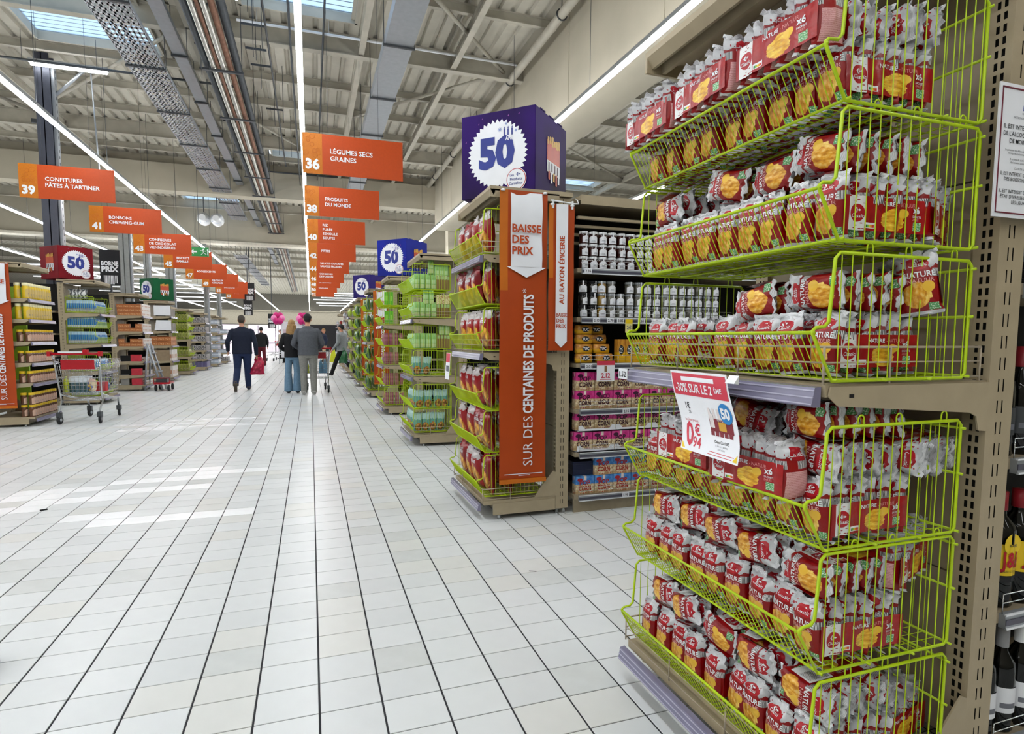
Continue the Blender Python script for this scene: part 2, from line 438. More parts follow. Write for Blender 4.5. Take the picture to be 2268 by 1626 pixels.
# open side halls: back of the shop on the left, so that no bare sky shows between the shelves
b = MB(); b.box(-30, -6.3, 0, 14.3, -6, ZC); struct(b.obj('wall_rear_blocker', fascia_m))  # added unseen wall, shuts out sky light from behind the camera
b = MB(); b.box(-30, -6, 0, -29.7, 78, ZC); struct(b.obj('wall_left', fascia_m))

# ---- pipes, trays and lamps under the roof
def hang(b, x, y, z0, z1, r=.006): b.tube([(x, y, z0), (x, y, min(z1, ZC - .003))], r, 4)
t = thing('sprinkler_pipe', 'fat beige pipe running beside the deep wall fascia', 'pipe')
b = MB(); b.tube([(3.76, -3, 6.2), (3.76, 19.55, 6.2)], .075, 10); b.obj('pipe', beam_m, t)
for y in (4, 6.3, 8.7, 11.2, 13.6, 16, 18.4):
    b = MB(); b.tube([(3.76 + .085 * math.cos(a), y, 6.2 + .085 * math.sin(a)) for a in np.linspace(0, 2 * PI, 12)[:-1]], .012, 5, closed=True); b.tube([(3.76, y, 6.28), (3.76, y, 6.49)], .008, 5); b.obj('pipe_clamp', steel_d, t)
def tray(name, label, x0, x1, z, y0, y1, perf, h=.08):
    t = thing(name, label, 'cable tray')
    b = MB()
    if perf:
        step = .14; n = int((y1 - y0) / step)
        for x in np.linspace(x0, x1, 9): b.box(x - .012, y0, z, x + .012, y1, z + .004)
        for k in range(n): b.box(x0, y0 + k * step, z, x1, y0 + k * step + .06, z + .004)
    else: b.box(x0, y0, z, x1, y1, z + .004)
    b.box(x0 - .004, y0, z, x0, y1, z + h); b.box(x1, y0, z, x1 + .004, y1, z + h)
    stuff(b.obj('tray_bed', steel, t)) if perf else b.obj('tray_bed', steel, t)
    for k in range(int((y1 - y0) / 2.0)):
        y = y0 + 1 + k * 2.0; q = MB(); q.box(x0 - .03, y, z - .03, x1 + .03, y + .04, z - .004); hang(q, x0 - .02, y + .02, z - .02, ZC); hang(q, x1 + .02, y + .02, z - .02, ZC); q.obj('hanger', steel_d, t)
    for k in range(3):
        q = MB(); x = x0 + (x1 - x0) * (.3 + .2 * k); q.tube([(x + .02 * math.sin(y * 1.3 + k), y, z + .02) for y in np.arange(y0, y1, .8)], .014, 5); q.obj('cable', rubber, t)
    return t
tray('cable_tray', 'wide perforated steel cable tray under the rooflights', -2.62, -2.12, 5.5, 2, 24, True)
tray('cable_tray', 'narrow steel cable tray between perforated tray and pipe bundle', -1.98, -1.8, 5.75, 2, 40, False)
tray('cable_tray', 'galvanised deep cable tray hung between fat pipe and lit strip', 1.12, 1.52, 5.5, 2, 22, False, .16)
tray('cable_tray', 'steel cable tray ending behind the far cross fascia', -3.05, -2.6, 4.75, 28, 44, True)
t = thing('pipe_bundle', 'bundle of silver and rusty pipes along the ceiling', 'pipe')
rust = M('rusty_pipe', '#7c5a49', .5, metal=.3, var=.2); silver = M('silver_pipe', '#b9b7b0', .3, metal=.7)
for k, (x, z, r, m) in enumerate(((-1.46, 5.55, .05, steel_d), (-1.36, 5.5, .035, silver), (-1.29, 5.52, .03, rust), (-1.21, 5.5, .035, silver), (-1.12, 5.55, .045, rust), (-1.02, 5.62, .06, steel_d))):
    b = MB(); b.tube([(x, 2, z), (x, 30, z), (x - .1, 60, z)], r, 8); b.obj('pipe', m, t)
for y in np.arange(4, 34, 2.2):
    b = MB(); b.box(-1.55, y, 5.42, -.92, y + .05, 5.45); hang(b, -1.53, y, 5.42, ZC); hang(b, -.94, y, 5.42, ZC); b.obj('hanger', steel_d, t)
for k in range(46):   # thin drop wires and conduits
    pass
for i, (x, y0, y1, z) in enumerate(((-.55, 3, 18, 6.0), (-3.3, 12.9, 12.9, 6.2), (.3, 9, 22, 6.1), (-.2, 6, 26, 5.9))):
    if y0 == y1: continue
    b = MB(); b.tube([(x, y0, z), (x, y1, z)], .018, 6)
    for y in np.arange(y0 + .5, y1, 1.9): hang(b, x, y, z, ZC, .004)
    tag(b.obj('conduit', steel_d), 'thin grey conduit under the roof, %s one counted from the fat pipe' % ORD[i], 'conduit')
for i, (y, x0, x1, z) in enumerate(((10.62, -1.0, 3.7, 6.25), (12.7, -6, -1.2, 6.0), (7.6, -1.2, 3.6, 6.1), (19.3, -1.4, .9, 6.15))):
    b = MB(); b.tube([(x0, y, z), (x1, y, z)], .022, 6)
    for x in np.arange(x0 + .3, x1, 1.1): hang(b, x, y, z, ZC, .004)
    tag(b.obj('cross_pipe', white_g if i in (0,) else steel_d), ['white pipe crossing under the rooflight by the lit strip', 'grey pipe crossing below the slatted rooflight corner', 'grey pipe crossing in front of the lit strip rooflight', 'grey pipe crossing before the far cross fascia'][i], 'pipe')
for i in range(26):
    x = -1.6 + 1.5 * R.random(); y = 5 + 11 * R.random()
    b = MB(); hang(b, x, y, 5.3 + .5 * R.random(), ZC, .005)
    if i % 2: b.box(x - .16, y - .01, 5.9, x + .16, y + .01, 5.93)
    tag(b.obj('drop_rod', steel_d), 'thin dark drop rod hanging among the ceiling pipes', 'rod', 'drop rods among the ceiling pipes')
lamp_e = glow('lamp_tube', '#fbfdff', STRIP); fill_glow = glow('ceiling_fill_glow', '#fbfdff', FILL_UP); lamp_body = M('lamp_housing', '#b9bcbd', .3, metal=.4)
def strip(x, z, y0, y1, label, nseg):
    t = thing('strip_light', label, 'lamp')
    b = MB(); b.box(x - .035, y0, z, x + .035, y1, z + .05); b.obj('housing', lamp_body, t)
    b = MB(); b.quad((x - .03, y0, z + .052), (x + .03, y0, z + .052), (x + .03, y1, z + .052), (x - .03, y1, z + .052)); b.obj('added_uplight', fill_glow, t)  # added glowing strip on the housing top, there to brighten the ceiling
    for k in range(nseg):
        a = y0 + (y1 - y0) * k / nseg; c = y0 + (y1 - y0) * (k + 1) / nseg
        q = MB(); q.prism([(x - .03, z), (x - .022, z - .035), (x + .022, z - .035), (x + .03, z)], a + .02, c - .02); q.obj('diffuser', lamp_e, t)
    q = MB()
    for y in np.arange(y0 + 1, min(y1, 40), 3.0): hang(q, x, y, z + .05, ZC, .004)
    q.obj('suspension_wire', steel_d, t)
for x, lb in ((-10.45, 'long lit strip lamp, outermost over the jar aisles'), (-7.0, 'long lit strip lamp above the row of jar displays'), (-3.52, 'long lit strip lamp over the aisle edge beside the odd-numbered signs'),
              (-.05, 'long lit strip lamp over the middle of the main aisle'), (3.47, 'long lit strip lamp beside the deep wall fascia'), (7.0, 'long lit strip lamp behind the deep wall fascia')):
    strip(x, 4.4, -5.9 if x < 5 else 1, 77.9, lb, 20)
b = MB()
t = thing('tube_lamp', 'single lit tube lamp on top of the dark steel column', 'lamp')
b.box(-4.75, 13.35, 6.22, -3.5, 13.43, 6.29); b.obj('housing', lamp_body, t)
b = MB(); b.tube([(-4.72, 13.39, 6.2), (-3.53, 13.39, 6.2)], .03, 8); b.obj('tube', glow('bare_tube', '#fbfdff', 20), t)
k = 0
for side, xs, ys in (('checkout end of the main aisle', (.25, 3.4), (40, 42.5, 45, 47.5, 52, 56)), ('side hall past the biscuit signs', (-14, -6.2), (31, 34, 37, 40, 43, 47, 52, 58))):
    for j, y in enumerate(ys):
        x0, x1 = xs; x0 += .25 * (j % 3); tl = thing('cross_lamp', 'lit cross lamp, %s of those over the %s' % (ORD[j], side), 'lamp')
        z = 4.1 if side[0] == 'c' else 4.35
        q = MB(); q.box(x0, y, z, x1, y + .12, z + .06); q.obj('housing', lamp_body, tl)
        q = MB(); q.box(x0 + .02, y - .005, z - .03, x1 - .02, y + .125, z); q.obj('diffuser', glow('cross_tube', '#f6f8ff', 5), tl)
        q = MB(); hang(q, x0 + .2, y + .06, z + .06, ZC); hang(q, x1 - .2, y + .06, z + .06, ZC); q.obj('suspension_wire', steel_d, tl)
# columns
def column(x, y, w, z1, label, m, brace):
    t = thing('steel_column', label, 'column', (x, y, 0))
    b = MB(); b.box(-w / 2, -w / 2, 0, w / 2, -w / 2 + .014, z1); b.box(-w / 2, w / 2 - .014, 0, w / 2, w / 2, z1); b.box(-.008, -w / 2, 0, .008, w / 2, z1); b.obj('column_shaft', m, t)
    b = MB(); b.box(w / 2, -.06, .3, w / 2 + .05, .06, z1 - .2)
    for z in np.arange(.4, z1 - .3, .12): b.box(w / 2 + .05, -.01, z, w / 2 + .054, .01, z + .05, 1)
    b.obj('cable_channel', [steel, steel_d], t)
    if brace:
        b = MB(); b.tube([(w / 2, 0, z1 - .75), (w / 2 + .6, 0, z1 - .1)], .03, 6); b.obj('brace', steel, t)
        b = MB(); b.tube([(w / 2 + .62, 0, z1 - .1), (w / 2 + .7, 0, 3.9)], .014, 6); b.obj('drop_conduit', steel, t)
        b = MB(); b.box(-w / 2 - .12, -.03, z1 - 1.25, w / 2 + .05, .03, z1 - 1.18); b.obj('bracket', steel_d, t)
colm = M('column_dark_paint', '#4a4d58', .5); colg = M('column_pale', '#8b8d8b', .5)
column(-4.6, 13.62, .24, 6.47, 'tall dark steel column with conduits behind the red cube', colm, True)
for i, (px, y) in enumerate(((-5.1, 20.2), (-4.56, 20.2), (-4.9, 25.0), (-3.9, 26.2), (-4.1, 31))):
    column(px, y, .26 if i in (0, 2) else .14, 4.9, 'pale steel column behind the hanging odd-numbered signs, %s counting along the aisle' % ORD[i], colg, False)
# little ceiling fittings
t = thing('exit_sign', 'green exit sign with running figure and arrow, above sign 45', 'sign', (-2.83, 18.2, 3.44))
b = MB(); b.box(-.23, -.02, 0, .23, .02, .24); b.obj('sign_case', green_t, t)
b = MB(); b.box(-.2, -.022, .1, -.06, -.021, .14); b.flat([(-.23 + .02, .12), (-.14, .05), (-.14, .19)], (0, -.0215, 0), (1, 0, 0), (0, 0, 1))
b.flat(circ(.022, 10, .1, .19), (0, -.022, 0), (1, 0, 0), (0, 0, 1))
for a, c in (((.02, .15), (.16, .14)), ((.09, .17), (.1, .09)), ((.1, .1), (.04, .04)), ((.1, .1), (.17, .05)), ((.2, .03), (.2, .2))): b.tube([(a[0], -.023, a[1]), (c[0], -.023, c[1])], .009, 4)
b.obj('pictogram', white_g, t)
b = MB(); hang(b, 0, 0, .24, 3.06); b.obj('suspension_wire', steel_d, t)
for i in range(2):
    t = thing('air_heater', 'round white ceiling fan heater on a shared bar, %s' % ('nearer the column' if i == 0 else 'nearer the lit strip'), 'heater', (-3.25 + .4 * i, 22.0, 5.12))
    b = MB(); b.lathe([(.0, -.16), (.17, -.16), (.2, -.12), (.2, .1), (.12, .22), (.1, .35)], 18); o = b.obj('housing', white_g, t, (0, 0, 0), (PI / 2, 0, 0))
    b = MB()
    for r in (.05, .1, .15): b.tube([(r * math.cos(a), -.165 + .0, r * math.sin(a)) for a in np.linspace(0, 2 * PI, 16)[:-1]], .008, 4, closed=True)
    b.obj('grille', blue_t, t)
    b = MB(); hang(b, 0, 0, .2, 1.35, .015); b.obj('hanger', steel_d, t)
# ================================================================== wire baskets
BW, BD, BH = .80, .43, .285
def side_profile():
    return [(.004, 0), (-.055, .103), (-.057, .112), (-.048, .119), (-.024, .121), (-.012, .133), (-.001, .272), (.012, BH), (BD - .012, BH), (BD, BH - .012), (BD, .012), (BD - .012, 0)]
def basket_meshes(W=BW, fine=True):
    out = []; h = W / 2; n = 6 if fine else 4
    for y in (-h, h):
        fr = MB(); fr.tube([(x, y, z) for x, z in side_profile()], .0042, n, closed=True)
        out.append(('side_frame', fr.mesh('side_frame', lime)))
    rd = MB()
    rd.tube([(-.055, -h - .004, .108), (-.055, h + .004, .108)], .0042, n)
    for x, z in ((.006, .002), (BD * .36, 0), (BD * .70, 0), (BD, .004), (BD, .15), (BD, BH - .02)): rd.tube([(x, -h - .012, z), (x, h + .012, z)], .0036, n)
    out.append(('cross_rod', rd.mesh('cross_rod', lime)))
    sg = MB()
    for y in (-h, h):
        k = 14
        for i in range(k):
            x = -.0 + BD * (i + .6) / k
            sg.tube([(x, y, 0), (x, y, BH)], .0016, 4, sm=False)
    out.append(('side_wires', stuff_mesh(sg.mesh('side_wires', lime))))
    fg = MB(); k = int(W / .0185)
    for i in range(1, k):
        y = -h + W * i / k
        fg.tube([(-.055, y, .108), (.004, y, .002), (.06, y, .002)], .0015, 4, sm=False)
    out.append(('front_wires', stuff_mesh(fg.mesh('front_wires', lime))))
    bg = MB(); k = int(W / .03)
    for i in range(1, k):
        y = -h + W * i / k
        bg.tube([(.06, y, .002), (BD, y, .002), (BD, y, BH - .02)], .0015, 4, sm=False)
    for x in np.linspace(.06, BD, 8): bg.tube([(x, -h, .004), (x, h, .004)], .0015, 4, sm=False)
    out.append(('floor_wires', stuff_mesh(bg.mesh('floor_wires', lime))))
    hk = MB()
    for y in (-h, h):
        for x in (.09, .21, .36): hk.tube([(x, y, BH - .004)] + [(x + .009 + .009 * math.cos(a), y, BH + .016 + .009 * math.sin(a)) for a in np.linspace(PI, 0, 6)] + [(x + .018, y, BH - .004)], .0022, 4)
    out.append(('stacking_loops', stuff_mesh(hk.mesh('stacking_loops', lime))))
    return out
def stuff_mesh(m): m['stuff'] = 1; return m
B_FINE = basket_meshes()
B_MINI = basket_meshes(.80, False)
def basket(X, Y, z, flip, label, group, fine=False):
    """X = front-bottom edge, Y = middle of the basket"""
    t = thing('wire_basket', label, 'basket', (X, Y, z), (0, 0, PI if flip else 0), group)
    for n, m in (B_FINE if fine else B_MINI):
        o = ob(n, m, t)
        if 'stuff' in m: stuff(o)
    return t

# ================================================================== end displays
def perforated(b, x0, x1, z0, z1, cols, hw, hh, pz, y, ax='y', m=0):
    """plate with rows of slots cut through it"""
    xs = [x0]; 
    for c in cols: xs += [c - hw / 2, c + hw / 2]
    xs.append(x1); zs = [z0]; z = z0 + pz * .6
    while z + hh < z1: zs += [z, z + hh]; z += pz
    zs.append(z1)
    P = (lambda p, q: (p, y, q)) if ax == 'y' else (lambda p, q: (y, p, q))
    for i in range(len(xs) - 1):
        if i % 2 == 0: b.add([P(xs[i], z0), P(xs[i + 1], z0), P(xs[i + 1], z1), P(xs[i], z1)], [(0, 1, 2, 3)], m)
        else:
            for j in range(len(zs) - 1):
                if j % 2 == 0: b.add([P(xs[i], zs[j]), P(xs[i + 1], zs[j]), P(xs[i + 1], zs[j + 1]), P(xs[i], zs[j + 1])], [(0, 1, 2, 3)], m)
def post_mesh():
    b = MB(); x0, x1, y0, y1, z1 = 0, .094, 0, .06, 2.2
    perforated(b, x0, x1, .04, z1, (.036, .054), .0045, .032, .055, y0)
    perforated(b, x0, x1, .04, z1, (.036, .054), .0045, .032, .055, y1)
    perforated(b, y0, y1, .04, z1, (.02, .036), .008, .018, .029, x0, 'x')
    perforated(b, y0, y1, .04, z1, (.02, .036), .008, .018, .029, x1, 'x')
    b.box(x0, y0, z1, x1, y1, z1 + .004); b.box(x0 + .012, y0 + .012, .04, x1 - .012, y1 - .012, z1, 1)
    b.tube([(.02, .03, 0), (.02, .03, .05)], .01, 8, 2); b.tube([(.075, .03, 0), (.075, .03, .05)], .01, 8, 2)
    for x in (.02, .075): b.lathe([(0, 0), (.008, 0)], 6, (x, -.001), 2)
    return b.mesh('post', [beige, black, chrome])
POST = post_mesh()
HW = .42
def rail_parts(x, z, L, tags=()):
    """price rail: sloped plastic channel with a printed insert"""
    b = MB()
    pr = [(x + .004, z), (x - .014, z - .002), (x - .022, z - .044), (x - .016, z - .047), (x + .004, z - .047)]
    b.prism(pr, -L, L, 'y', 0)
    for q in (.12, .5, .86):
        f = lambda s, d=0: (x - .014 - .008 * s - .0016 - d, z - .002 - .042 * s)
        a, c = f(q), f(q + .07)
        b.prism([a, (a[0] + .003, a[1]), (c[0] + .003, c[1]), c], -L, L, 'y', 1)
    return b
def guard_mesh(x, L, d):
    b = MB()
    for z in (.012, .05, .085):
        b.tube([(d, -L, z), (x, -L, z), (x, L, z), (d, L, z)], .0032 if z > .08 else .0022, 5, sm=True)
    for p in [(x, -L), (x, -L * .33), (x, L * .33), (x, L), (x + .2, -L), (x + .2, L), (d, -L), (d, L)]: b.tube([(p[0], p[1], 0), (p[0], p[1], .085)], .0028, 5)
    return b.mesh('wire_guard', wire_beige)
GUARD = guard_mesh(-.075, HW - .004, .43)
def bracket_poly(): return [(-.055, 0), (.463, 0), (.463, -.125), (.435, -.122), (.425, -.085), (.40, -.075), (-.03, -.045), (-.06, -.022)]
SHELF_M = None
def end_display(name, label, X, Y, flip, shelves, base=.135, guard=True, canopy=2.22, cano_x=-.03, backz=2.2, side_lime=False):
    """X = front edge of the plinth, Y = middle; local x grows into the gondola"""
    t = thing(name, label, 'shop display', (X, Y, 0), (0, 0, PI if flip else 0))
    for y in (-HW, HW - .06): ob('post', POST, t, (.463, y, 0))
    zz = [.16, .62, 1.15, 1.66, backz]
    for a, c in zip(zz, zz[1:]):
        b = MB(); b.box(.478, -HW + .06, a + .002, .49, HW - .06, c - .003); b.obj('back_panel', beige_d, t)
    b = MB(); b.box(0, -HW + .0, .035, .46, -HW + .012, base - .02); b.box(0, HW - .012, .035, .46, HW, base - .02); b.box(.05, -HW + .02, .03, .06, HW - .02, base - .03)
    for x in (.04, .06, .40): b.lathe([(0, 0), (.004, 0)], 6, (x, -HW - .001), 1)
    b.tube([(.05, -HW + .03, 0), (.05, -HW + .03, .04)], .012, 8, 1); b.tube([(.05, HW - .03, 0), (.05, HW - .03, .04)], .012, 8, 1)
    b.prism([(.30, base), (.463, base), (.463, base + .17), (.44, base + .18), (.34, base + .06)], -HW - .001, -HW + .004, 'y')
    b.obj('plinth', [beige, chrome], t)
    for i, z in enumerate([base] + list(shelves)):
        b = MB(); b.box(-.065, -HW + .006, z - .028, .463, HW - .006, z)
        sh = b.obj('shelf', [beige, beige_d], t)
        if i:
            for y in (-HW, HW - .004):
                q = MB(); q.prism([(x, z - .004 + p) for x, p in bracket_poly()], y, y + .004, 'y'); q.box(-.0, y - .0008, z - .03, .014, y, z - .022, 1); q.obj('bracket', [beige, black], sh)
        rail_parts(-.075 if i else -.088, z - .004 if i else z - .018, HW - .012).obj('price_rail', [rail_purple, rail_light], sh)
        if guard: ob('wire_guard', GUARD, sh, (0, 0, z))
    if canopy:
        b = MB(); cx = cano_x
        b.prism([(cx, canopy), (cx + .02, canopy - .035), (cx + .03, canopy - .035), (cx + .035, canopy - .01), (.56, canopy - .01), (.56, canopy + .02), (cx, canopy + .02)], -HW - .02, HW + .02, 'y')
        b.box(cx + .06, -HW - .01, canopy - .045, cx + .075, HW + .01, canopy - .01); b.box(cx + .16, -HW - .01, canopy - .03, .40, HW + .01, canopy - .012, 1)
        b.box(cx, -HW - .02, canopy - .05, .46, -HW - .008, canopy); b.box(cx, HW + .008, canopy - .05, .46, HW + .02, canopy)
        b.obj('canopy', [beige, beige_d], t)
    return t

# ================================================================== crisp bags
def crisp_art():
    a = Art('crisp_bag_film', .34, 0, .08, bump=.35, bscale=45)
    red = lin('#9c0710'); sil = lin('#d3d4d6'); u2 = a.m_('FRACT', a.u)
    back = a.gt(a.u, 1.0); U = a.u
    c = a.ramp(a.noise(6, src=a.o), [(.3, lin('#7d0207')), (.7, lin('#9a060e'))])
    wav = a.mul(a.m_('SUBTRACT', a.noise(9), .5), .16)
    a.u = u2
    wh = a.gt(a.m_('ADD', a.v, wav), .745)
    c = a.mix(wh, c, a.ramp(a.noise(14, src=a.o), [(.35, lin('#a9abae')), (.6, lin('#e3e4e6'))]))
    spots = a.mul(a.mul(a.lt(a.vor(11), .24), wh), a.lt(a.v, .9)); c = a.mix(spots, c, lin('#9c1220'))
    front = a.m_('SUBTRACT', 1.0, back)
    chip = a.mix(.55, a.ramp(a.vor(4, 'F1', None, 'Color'), [(.1, lin('#b06a10')), (.5, lin('#dd9d22')), (.85, lin('#f6d365'))]), a.ramp(a.noise(9, det=4), [(.35, lin('#a8600f')), (.5, lin('#e2a428')), (.65, lin('#fbe08a'))]))
    blob = a.lt(a.m_('ADD', a.m_('POWER', a.m_('DIVIDE', a.m_('SUBTRACT', a.u, .40), .36), 2.0), a.m_('ADD', a.m_('POWER', a.m_('DIVIDE', a.m_('SUBTRACT', a.v, .31), .20), 2.0), a.m_('SUBTRACT', a.noise(5), .5))), 1.0)
    c = a.mix(a.mul(blob, front), c, chip)
    c = a.mix(a.mul(a.ell(.70, .43, .16, .09), front), c, lin('#e6b73c'))
    c = a.mix(a.mul(a.rect(.66, .92, .06, .17), front), c, a.mix(a.gt(a.noise(40), .55), lin('#4f9a58'), lin('#d5e6d0')))
    c = a.mix(a.mul(a.ell(.5, .80, .28, .10), front), c, lin('#b00f20'))
    pink = a.mul(a.rect(.12, .88, .08, .52), back)
    fine = a.m_('FRACT', a.mul(a.v, 38.0)); fine = a.mul(a.gt(fine, .5), a.gt(a.noise(60), .45))
    c = a.mix(pink, c, a.mix(fine, lin('#dca7a6'), lin('#c27f82')))
    bar = a.gt(a.m_('FRACT', a.mul(a.m_('ADD', a.u, a.mul(a.m_('FLOOR', a.mul(a.u, 45.)), .013)), 22.0)), .45)
    edge = a.m_('MAXIMUM', a.lt(a.u, .16), a.gt(a.u, .84)); bb = a.mul(edge, a.mul(a.gt(a.v, .57), a.lt(a.v, .70)))
    bar2 = a.gt(a.m_('FRACT', a.mul(a.u, 60.0)), .5)
    c = a.mix(bb, c, a.mix(bar2, lin('#dcdddd'), lin('#2c2c30')))
    bb = a.mul(back, a.rect(.5, .85, .56, .68)); c = a.mix(bb, c, a.mix(bar, lin('#e2e3e3'), lin('#2b2b30')))
    c = a.mix(a.mul(a.ell(.5, .80, .24, .10), back), c, lin('#a80e1e'))
    seam = a.m_('MAXIMUM', a.lt(a.v, .05), a.gt(a.v, .95)); c = a.mix(seam, c, a.mix(a.gt(a.m_('FRACT', a.mul(a.v, 90.)), .5), lin('#c9cacd'), lin('#e6e7ea')))
    return a.done(c)
crisp_m = crisp_art()
def wrap_art():
    a = Art('multipack_wrap_film', .28, 0, .15, bump=.2, bscale=50)
    c = a.ramp(a.noise(4), [(.3, lin('#920409')), (.7, lin('#a5070f'))])
    c = a.mix(a.rect(.0, .045, 0, 1), c, lin('#8f0810'))
    c = a.mix(a.rect(.05, .23, 0, 1), c, lin('#e4e4e3'))
    c = a.mix(a.mul(a.rect(.05, .23, 0, 1), a.mul(a.lt(a.vor(16), .27), a.gt(a.m_('ABSOLUTE', a.m_('SUBTRACT', a.v, .5)), .28))), c, lin('#9a1320'))
    c = a.mix(a.ell(.145, .5, .082, .26), c, lin('#ad0f1f'))
    chip = a.mix(.5, a.ramp(a.vor(12, 'F1', None, 'Color'), [(.1, lin('#b87512')), (.5, lin('#e5ab1e')), (.85, lin('#f7d84e'))]), a.ramp(a.noise(12, det=4), [(.35, lin('#b37312')), (.5, lin('#e8b021')), (.65, lin('#fbe467'))]))
    d = a.m_('ADD', a.m_('POWER', a.m_('DIVIDE', a.m_('SUBTRACT', a.u, .56), .14), 2.0), a.m_('ADD', a.m_('POWER', a.m_('DIVIDE', a.m_('SUBTRACT', a.v, .36), .33), 2.0), a.mul(a.m_('SUBTRACT', a.noise(7), .5), 1.4)))
    c = a.mix(a.lt(d, 1.0), c, chip); c = a.mix(a.ell(.68, .58, .06, .13), c, lin('#edc03a'))
    c = a.mix(a.rect(.80, .90, .08, .34), c, a.mix(a.gt(a.noise(50), .55), lin('#4f9a58'), lin('#d9ead5')))
    c = a.mix(a.rect(.24, .36, .08, .24), c, lin('#ececec'))
    for k, h in enumerate(('#1f7a43', '#7fb53b', '#ecc52f', '#e58a2c', '#d5352a')): c = a.mix(a.rect(.25 + .02 * k, .27 + .02 * k, .10, .18), c, lin(h))
    return a.done(c)
wrap_m = wrap_art()
def bag_prof(v, w, t):
    s = max(0., min(1., (v - .03) / .9)); bell = max(0., math.sin(PI * s)) ** .5
    return w / 2 * (1.03 - .12 * bell), max(.0012, t / 2 * bell)
def bag_mesh(w, h, t, seed, mats, nm='bag', crumple=.004, n=20, lv=None, decal=None, top_j=.006):
    r = random.Random(seed); lv = lv or [0, .035, .06, .12, .25, .42, .6, .74, .83, .89, .93, .965, 1.0]
    b = MB(); vs = []; uvs = []; q = n + 2
    def P(v, k, jit=True):
        a, bb = bag_prof(v, w, t)
        if k <= n // 2: f = k / (n // 2); y = a * (1 - 2 * f); sgn = -1; u = f
        else: f = (k - n // 2 - 1) / (n // 2); y = a * (2 * f - 1); sgn = 1; u = 1.0001 + f * .9998
        x = sgn * bb * max(0., 1 - abs(y / a) ** 2.6) ** (1 / 2.6)
        return x, y, u
    jx = {}
    for v in lv:
        for k in range(q):
            x, y, u = P(v, k)
            kk = k if k <= n // 2 else (n + 1 - k)
            j = jx.setdefault((v, kk), (r.uniform(-1, 1), r.uniform(-1, 1)))
            am = crumple * (.35 + (1.2 if v > .78 or v < .1 else 0))
            z = h * v + (top_j * j[1] if v > .9 else 0)
            vs.append((x + am * j[0], y + am * .5 * j[1], z)); uvs.append((u, v))
    fs = []
    for i in range(len(lv) - 1):
        for k in range(q - 1):
            if k == n // 2: continue
            fs.append((i * q + k, i * q + k + 1, (i + 1) * q + k + 1, (i + 1) * q + k))
    b.add(vs, fs, 0, uvs, True)
    def fn(side=-1, cu=.5, cv=.6):
        def f(px, py):
            v = cv + py / h; a, bb = bag_prof(v, w, t); y = side * (px) + a * (1 - 2 * cu) * 1.0
            y = max(-a * .98, min(a * .98, y))
            return (side * (bb * max(0., 1 - abs(y / a) ** 2.6) ** (1 / 2.6) + .0012), y, h * v)
        return f
    if decal: decal(b, fn, w, h)
    return b.mesh(nm, mats)
def emblem(b, fn, s, m=1):
    """small white two-arrow mark"""
    for pts in ([(-1, 0), (-.35, .62), (-.1, .62), (-.38, .1), (-.38, -.1), (-.1, -.62), (-.35, -.62)],
                [(1, 0), (.45, .3), (.45, .1), (.05, .1), (.05, .62), (-.05, .3), (-.05, -.3), (.05, -.62), (.05, -.1), (.45, -.1), (.45, -.3)]):
        vs = [fn(p[0] * s, p[1] * s) for p in pts]; n = len(pts)
        b.add(vs, [tuple(range(n))], m)
def small_decal(b, fn, w, h):
    b.text('NATURE', 0, 0, 0, .0135, 1, 'C', .02, w * .74, fn(-1, .5, .585))
    b.text('NATUUR', 0, 0, 0, .010, 2, 'C', .0, w * .62, fn(-1, .52, .50))
    b.text('Classic', 0, 0, 0, .010, 1, 'C', .01, w * .5, fn(-1, .5, .755), .25)
    emblem(b, fn(-1, .5, .845), .010, 1)
    b.text('Classic', 0, 0, 0, .010, 1, 'C', .01, w * .42, fn(1, .5, .755), .25)
PH, PW, PL = .150, .088, .27
bagM = [bag_mesh(PW, PH, .05, k, [crisp_m, white_g, M('pale_pink_ink', '#e0a9a4', .4)], crumple=.005, decal=small_decal) for k in (1, 2, 3, 4, 5)]
def wrap_mesh():
    b = MB(); n = 30; z0, z1 = .022, .098
    def yy(x, s): return s * (PW / 2 * .93 + .0035 * abs(math.cos(PI * 6 * (x + PL / 2) / PL + PI / 2)))
    for s in (-1, 1):
        vs = []; uv = []
        for j, z in enumerate((z0, (z0 + z1) / 2, z1)):
            for i in range(n + 1):
                x = -PL / 2 + .01 + (PL - .02) * i / n
                vs.append((x, yy(x, s) + s * (.001 if j == 1 else 0), z)); u = i / n; uv.append((u if s < 0 else 1 - u, j / 2))
        b.add(vs, [(j * (n + 1) + i, j * (n + 1) + i + 1, (j + 1) * (n + 1) + i + 1, (j + 1) * (n + 1) + i) for j in range(2) for i in range(n)], 0, uv, True)
        def fn(cu, cv):
            def f(px, py):
                u = cu + px / (PL - .02); x = -PL / 2 + .01 + (PL - .02) * (u if s < 0 else 1 - u)
                return (x, yy(x, s) + s * .0022, z0 + (cv * (z1 - z0)) + py)
            return f
        b.text('NATURE', 0, 0, 0, .0095, 1, 'R', .015, .05, fn(.565, .76)); b.text('- NATUUR', 0, 0, 0, .0095, 2, 'L', .0, .055, fn(.585, .76))
        b.text('x6', 0, 0, 0, .016, 1, 'L', .03, .03, fn(.78, .60)); b.text('SACHETS', 0, 0, 0, .005, 1, 'L', .01, .03, fn(.78, .47)); b.text('ZAKJES', 0, 0, 0, .005, 2, 'L', .01, .03, fn(.78, .38))
        b.text('Classic', 0, 0, 0, .009, 1, 'C', .01, .036, fn(.145, .36), .25); emblem(b, fn(.145, .58), .0095, 1)
    return b.mesh('wrap_band', [wrap_m, white_g, M('pale_pink_ink2', '#dd8f8c', .4)])
WRAP = wrap_mesh()
